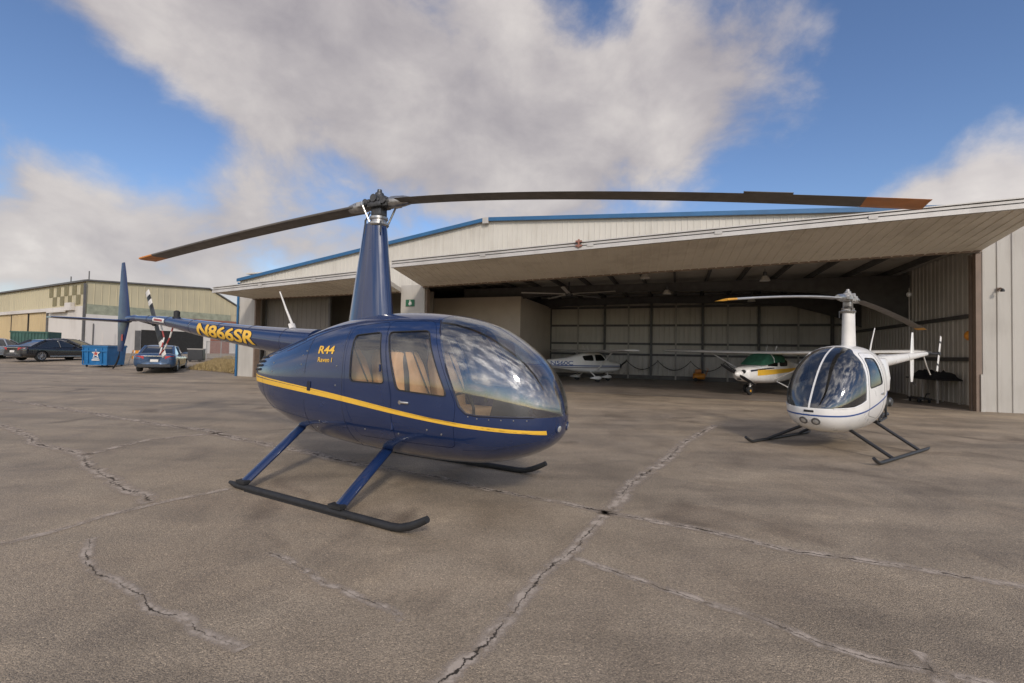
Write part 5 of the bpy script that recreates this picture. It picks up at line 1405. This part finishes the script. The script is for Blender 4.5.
# big cloud banks and clear gaps, as directions in the sky: (x, y, z, tightness, weight)
banks = [(-.551, .677, .488, 23.4, .5), (-.393, .783, .482, 17.5, .55), (-.178, .828, .532, 17.5, .5), (.084, .878, .471, 21.2, .55), (.267, .844, .466, 29.3, .55), (.44, .788, .43, 58.8, .55), (.534, .738, .413, 132.2, .5), (-.15, .904, .4, 43.2, .45), (.09, .92, .381, 43.2, .4), (.436, .724, .534, 172.7, .35), (.317, .785, .532, 84.6, .35), (-.691, .695, .197, 43.2, .55), (-.591, .787, .175, 43.2, .5), (-.5, .832, .242, 104.5, .3), (.70, .662, .27, 48., 1.0), (.647, .711, .25, 120., .8), (-.93, -.33, .17, 7., 1.0), (-.62, .62, .50, 45., .4), (-.69, .69, .21, 40., .3), (-.70, .60, .55, 30., .35), (-.47, .70, .60, 30., .5), (-.668, .649, .364, 42., -1.0), (-.591, .735, .333, 60.0, -.75), (.623, .651, .434, 19.2, -.95), (-.347, .879, .327, 206.6, -.4), (.143, .791, .595, 235.1, -.35), (.459, .821, .339, 84.6, -.5), (.588, .734, .339, 132.2, -.45), (.25, .91, .33, 132.2, -.3), (-.671, .603, .431, 132.2, -.4)]
acc = None
for x, y, z, k, wt in banks:
    dp = N_('ShaderNodeVectorMath'); dp.operation = 'DOT_PRODUCT'; LK(D, dp.inputs[0]); dp.inputs[1].default_value = Vector((x, y, z)).normalized()
    e = mth('EXPONENT', mth('MULTIPLY', mth('SUBTRACT', dp.outputs['Value'], 1.), 2 * k))
    acc = mth('MULTIPLY_ADD', e, wt, acc if acc is not None else 0.)
front = N_('ShaderNodeMapRange'); LK(sx.outputs[1], front.inputs[0]); front.inputs[1].default_value = -.2; front.inputs[2].default_value = .45; front.inputs[3].default_value = .26; front.inputs[4].default_value = .0
dens = mth('ADD', mth('MULTIPLY_ADD', mth('SUBTRACT', n1, .5), 2.5, acc), front.outputs[0])
mk = N_('ShaderNodeMapRange'); mk.interpolation_type = 'SMOOTHSTEP'; LK(dens, mk.inputs[0]); mk.inputs[1].default_value = -.02; mk.inputs[2].default_value = .80; mk.inputs[3].default_value = 0; mk.inputs[4].default_value = .96
mask = mth('MULTIPLY', mk.outputs[0], mth('MULTIPLY', sx.outputs[2], 14., None, True))
# thicker cloud is greyer underneath; tops facing the light are brighter
lit = mth('ADD', mth('MULTIPLY_ADD', mth('SUBTRACT', n1, .5), 1.3, .5), mth('MULTIPLY', mth('SUBTRACT', n2, .5), -1.5))
cc = ramp(nt, lit, [(.1, (.27, .25, .265)), (.42, (.37, .343, .345)), (.75, (.51, .475, .455)), (1., (.68, .64, .60))])
bg2 = N_('ShaderNodeBackground'); LK(cc, bg2.inputs[0])
# thin cloud round hidden sun shines through; broad glow added to light hangar
ds = N_('ShaderNodeVectorMath'); ds.operation = 'DOT_PRODUCT'; LK(D, ds.inputs[0]); ds.inputs[1].default_value = SUN
glow = mth('ADD', mth('MULTIPLY', mth('EXPONENT', mth('MULTIPLY', mth('SUBTRACT', ds.outputs['Value'], 1.), 14.)), 4.5), mth('MULTIPLY', mth('EXPONENT', mth('MULTIPLY', mth('SUBTRACT', ds.outputs['Value'], 1.), 2.0)), 3.6))
LK(mth('ADD', glow, .92), bg2.inputs[1])
mxs = N_('ShaderNodeMixShader'); LK(mask, mxs.inputs[0]); LK(bg1.outputs[0], mxs.inputs[1]); LK(bg2.outputs[0], mxs.inputs[2])
LK(mxs.outputs[0], out.inputs[0])
w.cycles.sampling_method = 'MANUAL'; w.cycles.sample_map_resolution = 512

sl = bpy.data.lights.new('sun', 'SUN'); sl.energy = 1.5; sl.angle = R(7); sl.color = (1, .90, .78)
so = bpy.data.objects.new('sun', sl); COL.objects.link(so); so.rotation_euler = SUN.to_track_quat('Z', 'Y').to_euler(); so.location = (10, -15, 20)

cd = bpy.data.cameras.new('camera'); cd.sensor_width = 36; cd.lens = 460 / 1024 * 36; cd.clip_start = .05; cd.clip_end = 3000
co_ = bpy.data.objects.new('camera', cd); COL.objects.link(co_)
co_.matrix_world = Matrix.Translation((0, 0, 1.47)) @ Matrix.Rotation(R(90) + .025, 4, 'X') @ Matrix.Rotation(.019, 4, 'Z')
scene.camera = co_
scene.render.engine = 'CYCLES'
scene.cycles.max_bounces = 8; scene.cycles.transparent_max_bounces = 16; scene.cycles.caustics_reflective = False; scene.cycles.caustics_refractive = False
scene.cycles.use_denoising = True
vs_ = scene.view_settings
vs_.view_transform = 'Standard'; vs_.look = 'None'; vs_.exposure = .3; vs_.gamma = 1; vs_.use_curve_mapping = False
